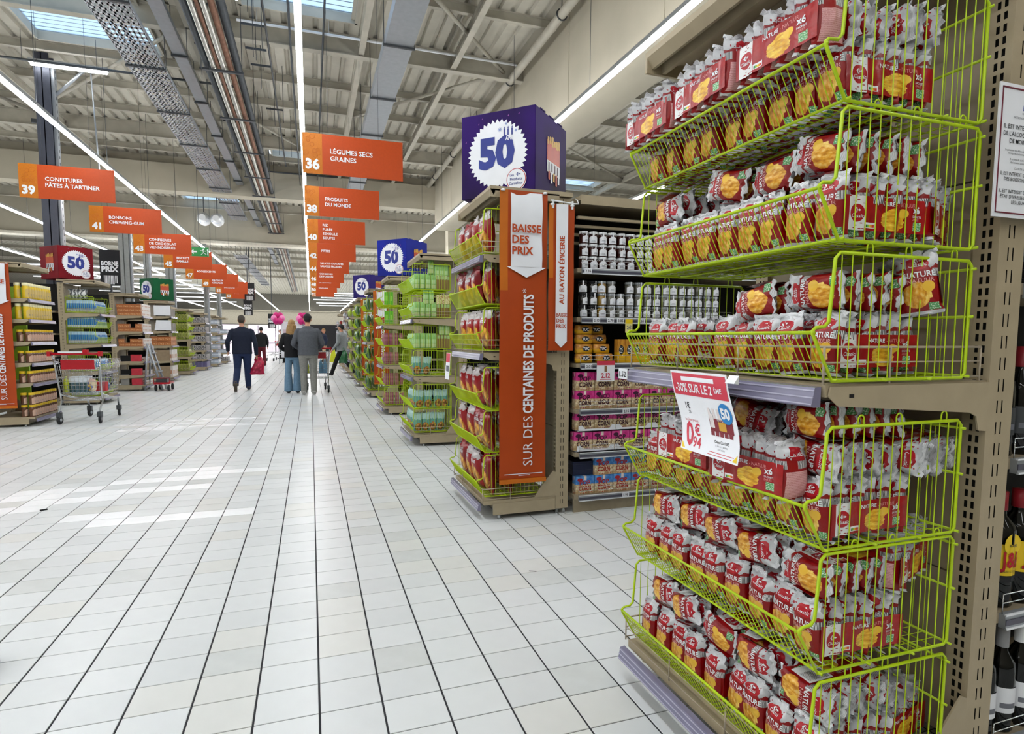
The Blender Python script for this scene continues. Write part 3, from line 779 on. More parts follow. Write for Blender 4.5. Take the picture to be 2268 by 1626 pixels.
lab_m = Art('barcode_label', .3); _b = lab_m.gt(lab_m.m_('FRACT', lab_m.mul(lab_m.m_('ADD', lab_m.u, lab_m.mul(lab_m.m_('FLOOR', lab_m.mul(lab_m.u, 17.)), .017)), 15.)), .5)
lab_m = lab_m.done(lab_m.mix(lab_m.mul(_b, lab_m.rect(.08, .92, .35, .9)), lin('#e6e8ea'), lin('#2a2b30')))
bc = MB(); bc.quad((-.045, PW / 2 * 1.17, .042), (-.125, PW / 2 * 1.17, .042), (-.125, PW / 2 * 1.15, .1), (-.045, PW / 2 * 1.15, .1)); BARC = bc.mesh('barcode_patch', lab_m)
POSE = {'U': (0, 0, 0), 'F': (-PI / 2, 0, 0), 'N': (PI / 2, 0, 0), 'S': (0, 0, -PI / 2), 'B': (0, 0, PI)}
PTXT = {'U': 'upright', 'F': 'lying bottoms outward', 'N': 'lying silvery tops outward', 'S': 'sideways on the rim', 'B': 'turned back'}
def multipack(x, y, z, pose, label, tilt=0., yaw=0., code=False):
    """x, y = middle of the pack; z = lowest point"""
    a = POSE[pose]; dz = {'U': 0, 'S': 0, 'B': 0, 'F': PW / 2, 'N': PW / 2}[pose]; dy = {'F': -PH / 2, 'N': PH / 2}.get(pose, 0)
    t = thing('crisp_multipack', label, 'crisps', (x, y + dy, z + dz), (a[0] + tilt, a[1], a[2] + yaw), 'red crisp multipacks in the green baskets')
    for i in range(6):
        ob('bag', bagM[R.randrange(5)], t, (-PL / 2 + .022 + i * .0452, R.uniform(-.003, .003), R.uniform(0, .004)), (R.uniform(-.09, .09), R.uniform(-.08, .08), R.uniform(-.12, .12)))
    ob('wrap_band', WRAP, t)
    if code: ob('barcode_patch', BARC, t)
    return t

# ------------------------------------------------------------------ near display (A)
AX, AY = 1.157, 1.43
end_display('end_display', 'beige slotted end display holding red crisp multipacks and a discount sheet', AX, AY, False, [1.147])
LEV = [1.765, 1.468, 1.156, .765, .470, .160]
LN = ['topmost', 'second', 'third', 'fourth', 'fifth', 'lowest']
BX = 1.10
for z, n in zip(LEV, LN):
    basket(BX, 1.412, z, False, '%s green wire basket of the near crisp display' % (n if n in ('topmost', 'lowest') else n + ' from the top'), 'green wire baskets of the near display', True)
XC = BX + .017 + PL / 2
def LB(lv, pose, k, where): return 'crisp multipack %s in %s basket, %s from near end%s' % (PTXT[pose], LN[lv], ORD[k], where)
Y0 = 1.412 - BW / 2
def urow(lv, ks, pitch=.0875):
    for k in ks: multipack(XC + R.uniform(-.006, .008), Y0 + .052 + k * pitch + R.uniform(-.004, .004), LEV[lv] + .006, 'U', LB(lv, 'U', k, ''), R.uniform(-.05, .05), R.uniform(-.05, .05))
def lay(lv, lst, z, x=XC, where='', code=False):
    for i, (pose, y, tl) in enumerate(lst): multipack(x + R.uniform(-.012, .01), y, LEV[lv] + z, pose, LB(lv, pose, i, where), tl, R.uniform(-.06, .06), code or pose == 'N')
urow(0, range(9)); urow(1, range(9)); urow(2, (0, 1, 2, 3, 4, 6, 7, 8)); urow(3, range(9)); urow(4, range(9)); urow(5, range(9))
lay(0, [('N', 1.10, .05)], .158, XC + .03)
lay(0, [('S', 1.16, 0), ('S', 1.435, 0), ('S', 1.705, 0)], .112, BX - .018, ', front row')
lay(1, [('F', 1.10, .1), ('F', 1.26, -.05), ('F', 1.42, .12)], .158); lay(1, [('N', 1.72, -.1)], .158, XC, ', far corner')
lay(2, [('F', 1.10, .05), ('F', 1.29, -.12)], .158)
lay(3, [('N', 1.10, .1)], .156, XC + .015); lay(3, [('F', 1.12, -.05)], .246, XC + .0); lay(3, [('N', 1.33, .2), ('N', 1.50, .1)], .24, XC + .02, ', top layer'); lay(3, [('N', 1.4, .1), ('N', 1.6, .1)], .15, XC + .06, ', middle layer')
lay(3, [('S', 1.21, 0), ('S', 1.50, 0)], .09, BX - .012, ', front row')
lay(4, [('F', 1.10, .08), ('N', 1.26, -.2), ('N', 1.40, -.12), ('N', 1.54, -.2), ('N', 1.69, -.1)], .158)
lay(5, [('N', 1.10, .06), ('N', 1.25, -.2), ('F', 1.40, .1), ('N', 1.54, -.22), ('N', 1.69, -.12)], .158)
multipack(1.47, 1.1, LEV[1] + .01, 'B', 'red crisp multipack with pink back panel at the back of the second basket', 0, .5)
multipack(1.46, 1.1, LEV[2] + .15, 'U', 'red crisp multipack leaning behind the others in the third basket', -.2, .8)
multipack(1.45, 1.1, LEV[3] + .16, 'N', 'red crisp multipack pushed to the back of the fourth basket', .1, .3)
multipack(1.45, 1.1, LEV[4] + .15, 'B', 'red crisp multipack with pink back panel behind the fifth basket row', 0, .4)
multipack(1.44, 1.1, LEV[5] + .01, 'B', 'red crisp multipack standing behind the lowest basket row', 0, .2)
# promotion sheet clipped on the price rail
def promo_sheet():
    t = thing('promotion_sheet', 'white and red discount sheet clipped on the price rail of the near display', 'price sign', (1.045, 1.372, 1.157), (0, 0, 0))
    b = MB(); w, h, n = .25, .215, 10
    def P(u, v):   # u along the sheet seen from the aisle (0 = far end), v down
        return (-.028 - .05 * v * v - .010 * math.sin(v * 5 + .6) + .012 * (1 - u) * v, (.5 - u) * w - .105 * v * .95 + 0.004, -h * v + .0)
    vs = [P(i / n, j / n) for j in range(n + 1) for i in range(n + 1)]
    fs = [(j * (n + 1) + i, (j + 1) * (n + 1) + i, (j + 1) * (n + 1) + i + 1, j * (n + 1) + i + 1) for j in range(n) for i in range(n)]
    b.add(vs, fs, 0, None, True); b.obj('sheet', white_p, t)
    def on(u0, v0, d=.001):
        def f(px, py):
            p = P(u0 + px / w, v0 - py / h); return (p[0] - d, p[1], p[2])
        return f
    def patch(b, u0, u1, v0, v1, m, d=.0008):
        k = 8; f = on(0, 0, d); vs = [f((u0 + (u1 - u0) * i / k) * w, -(v0 + (v1 - v0) * j / k) * h) for j in range(k + 1) for i in range(k + 1)]
        b.add(vs, [(j * (k + 1) + i, (j + 1) * (k + 1) + i, (j + 1) * (k + 1) + i + 1, j * (k + 1) + i + 1) for j in range(k) for i in range(k)], m, None, True)
    b = MB(); patch(b, .025, .975, .03, .31, 0); patch(b, .2, .78, .07, .125, 1, .0012)
    b.text('-30% SUR LE 2', 0, 0, 0, .024, 1, 'L', .02, .165, on(.07, .265, .0016)); b.text('ÈME', 0, 0, 0, .013, 1, 'L', .015, .045, on(.765, .235, .0016))
    b.obj('red_banner', [red_b, white_p], t)
    b = MB()
    b.text('1€', 0, 0, 0, .018, 1, 'L', .01, .02, on(.17, .48)); b.text('25', 0, 0, 0, .008, 1, 'L', .01, .02, on(.20, .54))
    b.text('Le 2ème produit', 0, 0, 0, .008, 0, 'L', .0, .06, on(.1, .64)); b.text('0', 0, 0, 0, .062, 0, 'L', .025, .034, on(.09, .93)); b.text('€', 0, 0, 0, .03, 0, 'L', .02, .028, on(.25, .80)); b.text('94', 0, 0, 0, .028, 0, 'L', .02, .045, on(.22, .945))
    b.text('Chips CLASSIC', 0, 0, 0, .007, 1, 'C', .01, .06, on(.72, .83)); b.text('le lot de 6 sachets', 0, 0, 0, .005, 2, 'C', 0, .08, on(.72, .87)); b.text('soit le kilo', 0, 0, 0, .005, 2, 'C', 0, .05, on(.72, .905))
    patch(b, .52, .93, .935, .942, 0); patch(b, .5, .9, .965, .972, 0)
    b.obj('price_text', [red_b, black_t, grey_t], t)
    b = MB(); patch(b, .55, .93, .55, .70, 0); patch(b, .56, .63, .50, .66, 1, .0012); patch(b, .70, .82, .58, .68, 2, .0012)
    for i in range(5): patch(b, .56 + .075 * i, .60 + .075 * i, .43, .55, 1, .001); patch(b, .55 + .075 * i, .61 + .075 * i, .70, .75, 0, .001)
    b.text('NATURE', 0, 0, 0, .008, 1, 'C', .01, .035, on(.76, .575, .0014)); b.obj('product_picture', [M('print_dark_red', '#7e2a33', .5), M('print_pale', '#dfd6d4', .5), gold_t], t)
    b = MB(); f = on(.86, .47, .0018); p = [f(x, y) for x, y in circ(.026, 20)]; b.add(p, [tuple(range(19, -1, -1))], 0); b.text('50', 0, 0, 0, .026, 1, 'C', .05, .04, on(.86, .525, .0024)); b.obj('blue_badge', [blue_t, white_p], t)
    b = MB()
    for q in (((.02, .98), (.02, .90), (.09, .98)), ((.98, .98), (.98, .90), (.91, .98))):
        f = on(0, 0, .001); b.add([f(p[0] * w, -p[1] * h) for p in q], [(0, 1, 2)], 0)
    b.obj('yellow_corner', yellow_t, t)
    b = MB(); b.prism([(-.03, .0), (-.045, -.02), (-.03, -.022)], -.165, -.13, 'y'); b.obj('clip', white_g, t)
promo_sheet()
def shelf_label(x, y, z, txt, label, face=(-1, 0), w=.05, h=.032, group='white price labels on the shelf rails', col=None):
    t = thing('price_label', label, 'price label', (x, y, z), (0, 0, math.atan2(face[1], face[0]) + PI / 2), group)
    b = MB(); b.box(-w / 2, -.004, -h / 2, w / 2, 0, h / 2); b.obj('card', col or white_p, t)
    b = MB(); b.text(txt, (0, -.005, -h * .28), (1, 0, 0), (0, 0, 1), h * .55, 0, 'C', .02, w * .8); b.obj('price', black_t, t)
shelf_label(1.045, 1.835, 1.125, '1.52', 'small white price label at the far end of the near display rail', (-1, -.1), .05, .035)
# the notice about alcohol, hung on the post
t = thing('notice_sheet', 'white framed legal notice about alcohol hung on the near post', 'sign', (1.545, .985, 1.70))
b = MB(); b.box(0, -.002, -.155, .222, .001, .155); b.obj('sheet', white_p, t)
b = MB()
for a in ((.008, -.146, .214, -.143), (.008, .143, .214, .146), (.008, -.146, .0105, .146), (.2115, -.146, .214, .146)): b.box(a[0], -.0035, a[1], a[2], -.002, a[3])
b.obj('border', M('dark_red_line', '#6d2233', .5), t)
b = MB(); X, Z = (1, 0, 0), (0, 0, 1); mid = .111
b.box(mid - .026, -.003, .097, mid - .012, -.002, .11, 1); b.box(mid + .012, -.003, .097, mid + .026, -.002, .11, 2); b.text('RÉPUBLIQUE FRANÇAISE', (mid, -.003, .088), X, Z, .004, 0, 'C', 0, .06)
b.text('PROTECTION DES MINEURS ET RÉPRESSION', (mid, -.003, .077), X, Z, .0045, 0, 'C', 0, .15)
y = .052
for ln, hh in (("IL EST INTERDIT DE VENDRE", .0105), ("DE L'ALCOOL À DES MINEURS", .0105), ('DE MOINS DE 18 ANS', .0105)): b.text(ln, (mid, -.003, y), X, Z, hh, 0, 'C', .006, .182); y -= .0165
y -= .002
for ln in ('La personne qui délivre la boisson exige que le client établisse', 'sa majorité, notamment par la production de la carte', '', "Il est interdit d'offrir à titre gratuit à un mineur", 'des boissons alcooliques dans les lieux publics', '', 'CODE DE LA SANTÉ PUBLIQUE'):
    if ln: b.text(ln, (mid, -.003, y), X, Z, .0048, 0, 'C', .0, .185)
    y -= .007
y -= .008
for ln, hh in (('IL EST INTERDIT DE VENDRE À CRÉDIT', .0085), ('DES BOISSONS ALCOOLIQUES', .0085)): b.text(ln, (mid, -.003, y), X, Z, hh, 0, 'C', .004, .185); y -= .0125
y -= .016
for ln, hh in (('IL EST INTERDIT DE SE TROUVER EN', .0085), ("ÉTAT D'IVRESSE MANIFESTE DANS", .0085), ('LES LIEUX PUBLICS', .0085)): b.text(ln, (mid, -.003, y), X, Z, hh, 0, 'C', .004, .19); y -= .0125
b.obj('print', [black_t, navy_t, red_b], t)

# ------------------------------------------------------------------ the aisle run behind the near display: bottles
def run_bay(name, label, x0, x1, yf, yb, shelves, dirx=1, base=.12, top=2.2, canopy=True, rail=True, depth=.40, backm=None):
    t = thing(name, label, 'shelving')
    yc = (yf + yb) / 2
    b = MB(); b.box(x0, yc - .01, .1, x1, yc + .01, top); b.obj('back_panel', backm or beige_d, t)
    b = MB(); b.box(x0, yf + .03, .0, x1, yf + .05, base - .03); b.obj('plinth', beige_d, t)
    for i, z in enumerate([base] + list(shelves)):
        b = MB(); b.box(x0, yf + .02, z - .03, x1, yc - .01, z); sh = b.obj('shelf', beige_d, t)
        if rail:
            q = MB(); q.prism([(yf + .02, z), (yf + .004, z - .003), (yf, z - .04), (yf + .02, z - .04)], x0 + .03, x1, 'x', 0)
            q.box(x0 + .03, yf - .003, z - .041, x1, yf + .004, z - .036, 1); q.box(x0 + .03, yf + .001, z - .004, x1, yf + .006, z + .001, 1); q.box(x0 + .03, yf - .0005, z - .03, x1, yf + .002, z - .014, 2)
            q.obj('price_rail', [steel, white_g, rail_dark], sh)
            q = MB()
            for h in (.03, .055): q.tube([(x0 + .03, yf + .012, z + h), (x1, yf + .012, z + h)], .0018, 4)
            for x in np.arange(x0 + .03, x1, .3): q.tube([(x, yf + .012, z), (x, yf + .012, z + .055)], .0018, 4)
            q.obj('wire_guard', chrome, sh)
    if canopy:
        b = MB(); b.box(x0, yf - .02, top - .02, x1, yc, top + .01); b.box(x0, yf - .03, top - .05, x1, yf - .018, top + .012)
        for k, dz in enumerate((.12, .17, .22, .27)): b.box(x0, yf + .02 + .05 * k, top - dz - .018, x1, yf + .05 + .05 * k, top - dz, 0)
        b.obj('canopy', [beige], t)
    return t
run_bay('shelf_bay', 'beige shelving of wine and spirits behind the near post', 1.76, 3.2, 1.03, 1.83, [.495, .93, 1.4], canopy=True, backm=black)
glass_dk = M('dark_bottle_glass', '#050605', .06, var=.02); glass_br = M('whisky_bottle_glass', '#050705', .06)
def bottle(x, y, z, label, cat, kind, grp, lab=None):
    t = thing('bottle', label, cat, (x, y, z), (0, 0, R.uniform(-.1, .1)), grp)
    if kind == 'whisky':
        t.scale = (1.12, 1.12, 1.12)
        b = MB(); b.lathe([(.0, 0), (.034, 0), (.038, .006), (.038, .195), (.034, .21), (.016, .232), (.0145, .25), (.0155, .252), (.0155, .262), (.0, .262)], 18); b.obj('glass_body', glass_br, t)
        b = MB(); b.lathe([(.016, .245), (.017, .246), (.017, .292), (.0, .292)], 14); b.obj('cap', M('red_cap', '#8c1520', .4), t)
        b = MB(); b.lathe([(.0386, .085), (.0386, .165)], 18); b.flat([(x * .0, 0) for x in ()] or circ(.027, 14), (0, -.0372, .165), (1, 0, 0), (0, 0, 1)); b.lathe([(.0387, .07), (.0387, .084)], 18, m=1)
        def f(px, py): a = px / .0386; return (.0402 * math.sin(a), -.0402 * math.cos(a), .108 + py)
        b.text('J&B', 0, 0, 0, .04, 2, 'C', .03, .056, f); b.text('RARE', 0, 0, 0, .007, 1, 'C', .01, .03, lambda px, py: f(px, py + .052)); b.text('BLENDED SCOTCH WHISKY', 0, 0, 0, .006, 1, 'C', 0, .06, lambda px, py: f(px, py - .014))
        b.obj('label', [yellow_t, black_t, red_t], t)
    else:
        b = MB(); b.lathe([(.0, 0), (.034, 0), (.037, .006), (.037, .18), (.033, .205), (.0155, .235), (.014, .29), (.0155, .292), (.0155, .30), (.0, .30)], 16); b.obj('glass_body', glass_dk, t)
        b = MB(); b.lathe([(.0165, .245), (.0165, .302), (.0, .302)], 14); b.obj('capsule', white_g if kind == 'w' else M('red_capsule', '#7d1822', .4) if kind == 'r' else M('grey_capsule', '#8f9092', .35), t)
        b = MB(); n = 8; fl_ = lambda a_, z, r_: (r_ * math.sin(a_), -r_ * math.cos(a_), z); b.add([fl_(-1.3 + 2.0 * i / n, z, .0376) for z in (.06, .135) for i in range(n + 1)], [(i, i + 1, n + 2 + i, n + 1 + i) for i in range(n)], 0, None, True); b.add([fl_(-.9 + 1.2 * i / n, z, .038) for z in (.075, .09) for i in range(n + 1)], [(i, i + 1, n + 2 + i, n + 1 + i) for i in range(n)], 1, None, True); b.obj('label', [lab or white_p, grey_t], t)
bottle(1.845, 1.10, .495, 'yellow-labelled whisky bottle with red cap beside the near post', 'bottle', 'whisky', 'bottles beside the near post')
bottle(1.93, 1.10, .495, 'second yellow-labelled whisky bottle from the near post', 'bottle', 'whisky', 'bottles beside the near post')
for i, k in enumerate(('w', 'g', 'w', 'w')): bottle(1.80 + .082 * i, 1.09, .12, 'dark wine bottle on the lowest shelf, %s from the near post' % ORD[i], 'bottle', k, 'bottles beside the near post')
for i, k in enumerate(('g', 'r', 'g')): bottle(1.81 + .085 * i, 1.10, .93, 'dark wine bottle on the third shelf, %s from the near post' % ORD[i], 'bottle', k, 'bottles beside the near post', steel_d)
for i, k in enumerate(('r', 'g')): bottle(1.85 + .085 * i, 1.10, 1.4, 'dark wine bottle above the notice height, %s from the near post' % ORD[i], 'bottle', k, 'bottles beside the near post', steel_d)
# ================================================================== other end displays of the right-hand row
PERIOD = 2.87
YB, YC, YD, YE, YF, YG, YH, YI = [3.77 + PERIOD * k + .42 for k in range(8)]
def lids(b, w, h): pass
def plain_bag_art(name, body, top, splash, bottom=None, lo=.08, hi=.55, rough=.3, split=.7):
    a = Art(name, rough, 0, .2, bump=.25, bscale=25)
    a.u = a.m_('FRACT', a.u)
    c = a.ramp(a.noise(6), [(.3, lin(body)), (.7, lin(body))])
    c = a.mix(a.gt(a.m_('ADD', a.v, a.mul(a.m_('SUBTRACT', a.noise(8), .5), .2)), split), c, lin(top))
    if splash:
        f = a.m_('ADD', a.m_('POWER', a.m_('DIVIDE', a.m_('SUBTRACT', a.u, .5), .42), 2.0), a.m_('ADD', a.m_('POWER', a.m_('DIVIDE', a.m_('SUBTRACT', a.v, (lo + hi) / 2), (hi - lo) / 2), 2.0), a.m_('SUBTRACT', a.noise(5), .5)))
        c = a.mix(a.lt(f, 1.0), c, a.ramp(a.vor(6), [(0, lin(splash[0])), (.4, lin(splash[1])), (.65, lin(splash[2]))]))
    return a.done(c)
big_art = plain_bag_art('crisp_bag_big_film', '#8f060e', '#b9b3b2', ('#f4cf57', '#e3a631', '#9c5516'), lo=.08, hi=.6, split=.80)
big_art2 = plain_bag_art('crisp_bag_dark_red_film', '#78050d', '#8a0912', ('#f0c44e', '#d9982d', '#8a4a18'), lo=.05, hi=.62, split=.82)
def big_decal(b, fn, w, h):
    b.text('NATURE', 0, 0, 0, .02, 1, 'C', .03, w * .6, fn(-1, .5, .68)); b.text('Classic', 0, 0, 0, .018, 1, 'C', .02, w * .4, fn(-1, .5, .78), .25)
bigM = [bag_mesh(.20, .27, .095, 11 + k, [m, white_g], crumple=.007, decal=big_decal) for k, m in enumerate((big_art, big_art2, big_art))]
def bags(meshes, X, Y, z, rows, cols, pitch, depth, flip, fmt, cat, grp, name='crisp_bag', yaw=.15, tilt=-.12, skip=(), w=BW):
    """fmt takes (column word, row word); columns run away from the camera"""
    for r_ in range(rows):
        for c_ in range(cols):
            if (r_, c_) in skip: continue
            y = Y - w / 2 + pitch * (c_ + .5) + R.uniform(-.008, .008); dx = .03 + depth * (r_ + .5) + R.uniform(-.01, .01)
            o = ob(name, R.choice(meshes), None, (X + (-dx if flip else dx), y, z), (R.uniform(-.04, .04), (tilt if not flip else -tilt) + R.uniform(-.05, .05), (PI if flip else 0) + R.uniform(-yaw, yaw)))
            tag(o, fmt(ORD[c_], ['front', 'second', 'third', 'fourth', 'fifth', 'sixth'][r_]), cat, grp)
XB = 1.157
# B : big crisp bags, banners
end_display('end_display', 'beige end display with orange banners on its near side and a purple cube on top', XB, YB, False, [1.15, 1.80])
for z, n in zip([1.815, 1.475, 1.165, .765, .47, .165], LN):
    basket(BX, YB, z, False, '%s green wire basket behind the tall orange banner' % (n if n in ('topmost', 'lowest') else n + ' from top'), 'green wire baskets of the banner display', True)
    k = 2 if n != 'topmost' else 1
    bags(bigM, BX - .03, YB, z + .008, k, 4, .195, .14, False, lambda c, r, n=n: 'big crisp bag in the %s basket of the banner display, %s from camera, %s row' % (n, c, r), 'crisps', 'big crisp bags in the banner display')
def banner(x0, x1, y, z0, z1, label, first, second=None, mid=None, small=True, up=1.68):
    t = thing('hanging_banner', label, 'banner', (x0, y, z0))
    w, h = x1 - x0, z1 - z0; n = 12
    b = MB(); vs = []; 
    for j in range(n + 1):
        for i in range(7): vs.append((w * i / 6, -.004 * math.sin(j * 1.1 + i * .3) - .003 * math.sin(i), h * j / n))
    vs2 = [(p[0], p[1] + .003, p[2]) for p in vs]; q = 7; fs = [(j * q + i, j * q + i + 1, (j + 1) * q + i + 1, (j + 1) * q + i) for j in range(n) for i in range(6)]
    mi = [1 if (j + 1) * h / n + z0 > up and i < 1 else 0 for j in range(n) for i in range(6)]
    b.add(vs, fs, mi, None, True); b.add(vs2, [f[::-1] for f in fs], mi, None, True)
    b.obj('banner_cloth', [orange_b, orange_l], t)
    X, Z = (1, 0, 0), (0, 0, 1)
    if first == 'arrow':
        b = MB(); a0 = w * .22; a1 = w * .88; zt = up + .04 - z0
        n = 8; pts = []
        for j in range(n + 1):
            z = zt + (h - .01 - zt) * j / n; d = -.010 - .006 * math.sin(j * 1.3)
            pts += [(a0, d, z), ((a0 + a1) / 2, d - .004 * math.cos(j * 2), z), (a1, d, z)]
        b.add(pts, [(j * 3 + i, j * 3 + i + 1, j * 3 + i + 4, j * 3 + i + 3) for j in range(n) for i in range(2)], 0, None, True)
        b.add([(a0 - .03, -.011, zt), (a1 + .03, -.011, zt), ((a0 + a1) / 2, -.012, zt - .07)], [(0, 2, 1)], 0)
        b.obj('arrow_panel', white_p, t)
        b = MB(); z = zt + .225
        for ln in ('BAISSE', 'DES', 'PRIX'): b.text(ln, (a0 + .006, -.021, z), X, Z, .052, 0, 'L', .03, a1 - a0 - .008); z -= .072
        b.obj('arrow_text', orange_m, t)
        zz = .12; b = MB(); k = w * .70
        f1 = text2d('SUR DES ', 0., 0)[2] * .072 + .04
        b.text('SUR DES', (k, -.012, zz), Z, (-1, 0, 0), .072, 0, 'L', -.005, .34); b.text('CENTAINES DE PRODUITS', (k, -.012, zz + .36), Z, (-1, 0, 0), .072, 0, 'L', .03, up - .14 - z0 - zz - .36); b.text('*', (k - .03, -.012, up - .13 - z0), Z, (-1, 0, 0), .05, 0, 'L', 0, .04)
        b.obj('banner_text', white_p, t)
        b = MB(); b.box(w * .1, -.0125, .062, w * .92, -.012, .067); b.box(w * .4, -.0125, .052, w * .65, -.012, .056); b.obj('fine_print', white_p, t)
        b = MB(); b.box(-.002, -.012, .0, w + .002, -.006, .03); b.obj('hem', orange_l, t)
    else:
        b = MB(); a0, a1 = w * .26, w * .72; b.box(a0, -.012, .06, a1, -.009, h); b.prism([(a0, .06), (a1, .06), ((a0 + a1) / 2, .02)], -.012, -.009, 'y'); b.obj('white_stripe', white_p, t)
        b = MB(); b.text(second, (w * .585, -.014, h * .32), Z, (-1, 0, 0), .036, 0, 'L', .02, h * .5); b.obj('vertical_text', orange_m, t); b = MB()
        z = .23
        for ln in ('BAISSE', 'DES', 'PRIX'): b.text(ln, (a0 + .004, -.015, z), X, Z, .026, 0, 'L', .02, a1 - a0 - .006); z -= .038
        b.obj('banner_text', orange_m, t)
        pass
    b = MB()
    for x in (.02, w - .02): b.lathe([(0, -.006), (.013, -.006), (.016, 0), (.013, .006), (0, .006)], 8, (x, -.008))
    o = b.obj('hook', white_g, t, (0, 0, h - .005))
    return t
banner(1.185, 1.52, YB - .42 - .045, .26, 2.215, 'tall orange price banner with white arrow covering the near side of the display', 'arrow')
banner(1.527, 1.712, YB - .42 - .06, 1.165, 2.145, 'short narrow orange banner with a white stripe beside the tall one', 'stripe', 'AU RAYON ÉPICERIE')
t = thing('banner_rod', 'white bent rod holding the narrow banner at the post', 'rod', (1.535, YB - .492, 2.165))
b = MB(); b.tube([(0, 0, 0), (.17, 0, -.012), (.205, .01, -.008), (.215, .05, .025), (.21, .075, .04)], .005, 6); b.obj('rod', white_g, t)
for x in (.015, .155): b = MB(); b.box(x - .006, -.006, -.05, x + .006, .006, .004); b.obj('clip', white_g, t)

def cube_sign(cx, cy, s, z0, hexc, hexd, logo_left, label, yaw=PI / 4, hgt=.58):
    t = thing('cube_sign', label, 'sign', (cx, cy, z0), (0, 0, yaw))
    m = Art('cube_card_' + hexc[1:], .55); m.b.inputs['Specular IOR Level'].default_value = .15; m = m.done(m.ramp(m.noise(2.2, src=m.o), [(.35, lin(hexc)), (.7, lin(hexd))]))
    h = s / 2; b = MB(); b.cbox(-h, -h, 0, h, h, hgt, .004); b.obj('card_box', m, t)
    for k in range(3):
        q = MB(); q.box(-h + .08 + .16 * k, -h - .002, hgt, -h + .17 + .16 * k, -h + .006, hgt + .006); q.obj('tab', m, t)
    def face(which):
        if which == 'x': return Vector((-h - .002, 0, hgt * .5)), Vector((0, -1, 0)), Vector((-1, 0, 0))
        return Vector((0, -h - .002, hgt * .5)), Vector((1, 0, 0)), Vector((0, -1, 0))
    o, X, N = face('x' if logo_left else 'y'); Z = Vector((0, 0, 1)); k = s / .58
    b = MB(); b.add([tuple(o)] + [tuple(o + X * (p[0] * k) + Z * (p[1] * k)) for p in star(40, .235, .212)], [(0, i + 1, (i + 1) % 80 + 1) for i in range(80)]); b.obj('white_star', white_p, t)
    b = MB(); f = lambda px, py, d=.002: tuple(o + X * (px * k) + Z * (py * k) + N * d)
    b.text('50', 0, 0, 0, .20, 0, 'C', .055, .33, lambda px, py: f(px - .005, py - .085))
    for x in (.055, .085, .115): b.add([f(x - .005, .115), f(x + .005, .115), f(x + .005, .16), f(x - .005, .16)], [(0, 1, 2, 3)]); b.add([f(x - .005, .162), f(x + .005, .162), f(x + .001, .178)], [(0, 1, 2)])
    for cx_, cy_, r_ in ((.02, .16, .02), (.07, .195, .014), (.145, .14, .014)):
        b.add([f(cx_, cy_)] + [f(cx_ + p[0], cy_ + p[1]) for p in star(8, r_, r_ * .35)], [(0, i + 1, (i + 1) % 16 + 1) for i in range(16)], 2)
    b.text('ANS', 0, 0, 0, .028, 1, 'C', .03, .06, lambda px, py: f(px + .095, py + .082, .004))
    b.obj('anniversary_logo', [navy_t, white_p, M('pale_blue_ink', '#8d9cc9', .4)], t)
    b = MB(); g = lambda px, py, d=.004: f(px + .15, py - .19, d)
    b.add([g(*p) for p in circ(.078, 26)], [tuple(range(26))], 0); b.add([g(p[0], p[1], .005) for p in circ(.074, 26)], [tuple(range(26))], 1); b.add([g(p[0], p[1], .006) for p in circ(.069, 26)], [tuple(range(26))], 0)
    for i, (ln, hh, dy, dx) in enumerate((('Les', .018, .022, -.032), ('Produits', .020, -.008, 0), ('Carrefour', .020, -.036, 0))): b.text(ln, 0, 0, 0, hh, 2, 'C', .01, .105, lambda px, py, dy=dy, dx=dx: g(px + dx, py + dy, .008))
    emblem(b, lambda px, py: g(px + .018, py + .032, .008), .018, 2)
    b.obj('round_badge', [white_p, red_t, navy_t], t)
    o2, X2, N2 = face('y' if logo_left else 'x'); g2 = lambda px, py, d=.002: tuple(o2 + X2 * (px * k) + Z * (py * k) + N2 * d)
    b = MB()
    def rc(x0, x1, y0, y1, m_, d): b.add([g2(x0, y0, d), g2(x1, y0, d), g2(x1, y1, d), g2(x0, y1, d)], [(0, 1, 2, 3)], m_)
    rc(-.09, .15, -.02, .12, 0, .002); rc(-.09, .15, -.10, -.02, 1, .002)
    for i in range(6): rc(-.085 + .04 * i, -.055 + .04 * i, .09 + .01 * (i % 2), .14 + .01 * (i % 3), 2, .003)
    for i in range(5): rc(-.07 + .045 * i, -.04 + .045 * i, -.15 - .02 * (i % 2), -.09, i % 3, .004)
    for i in range(4): rc(-.07 + .055 * i, -.05 + .055 * i, -.09, -.03, 3, .004)
    b.obj('product_picture', [M('cube_orange', '#b84a2c', .4), white_p, gold_t, M('cube_dark', '#4a2436', .4)], t)
    r = random.Random(hexc); b = MB()
    for i in range(16):
        x, y = r.uniform(-.27, .27), r.uniform(-.1, .27)
        if x * x + y * y < .25 ** 2: continue
        b.add([f(x, y), f(x + .008, y - .003), f(x + .010, y + .012)], [(0, 1, 2)])
    b.obj('confetti', M('confetti_' + hexc[1:], '#8d4a9c', .4), t)
cube_sign(1.47, 4.24, .58, 2.243, '#2c0a60', '#170528', True, 'purple cube sign with white star and 50 on the banner display')
cube_sign(1.47, YD + .0, .58, 2.243, '#0f2190', '#0d1a72', True, 'bright blue cube sign with white star above the pink snack display')
cube_sign(1.45, YF + .0, .56, 2.243, '#2d2170', '#21185a', True, 'small violet cube sign with white star further along the aisle')
cube_sign(-4.2, 12.97, .58, 2.275, '#7d0a18', '#5c0812', False, 'dark red cube sign with white star above the blue packs')
cube_sign(-4.0, 18.7, .58, 2.243, '#0d5a34', '#0a4a2c', True, 'green cube sign with small white star over the orange snacks')

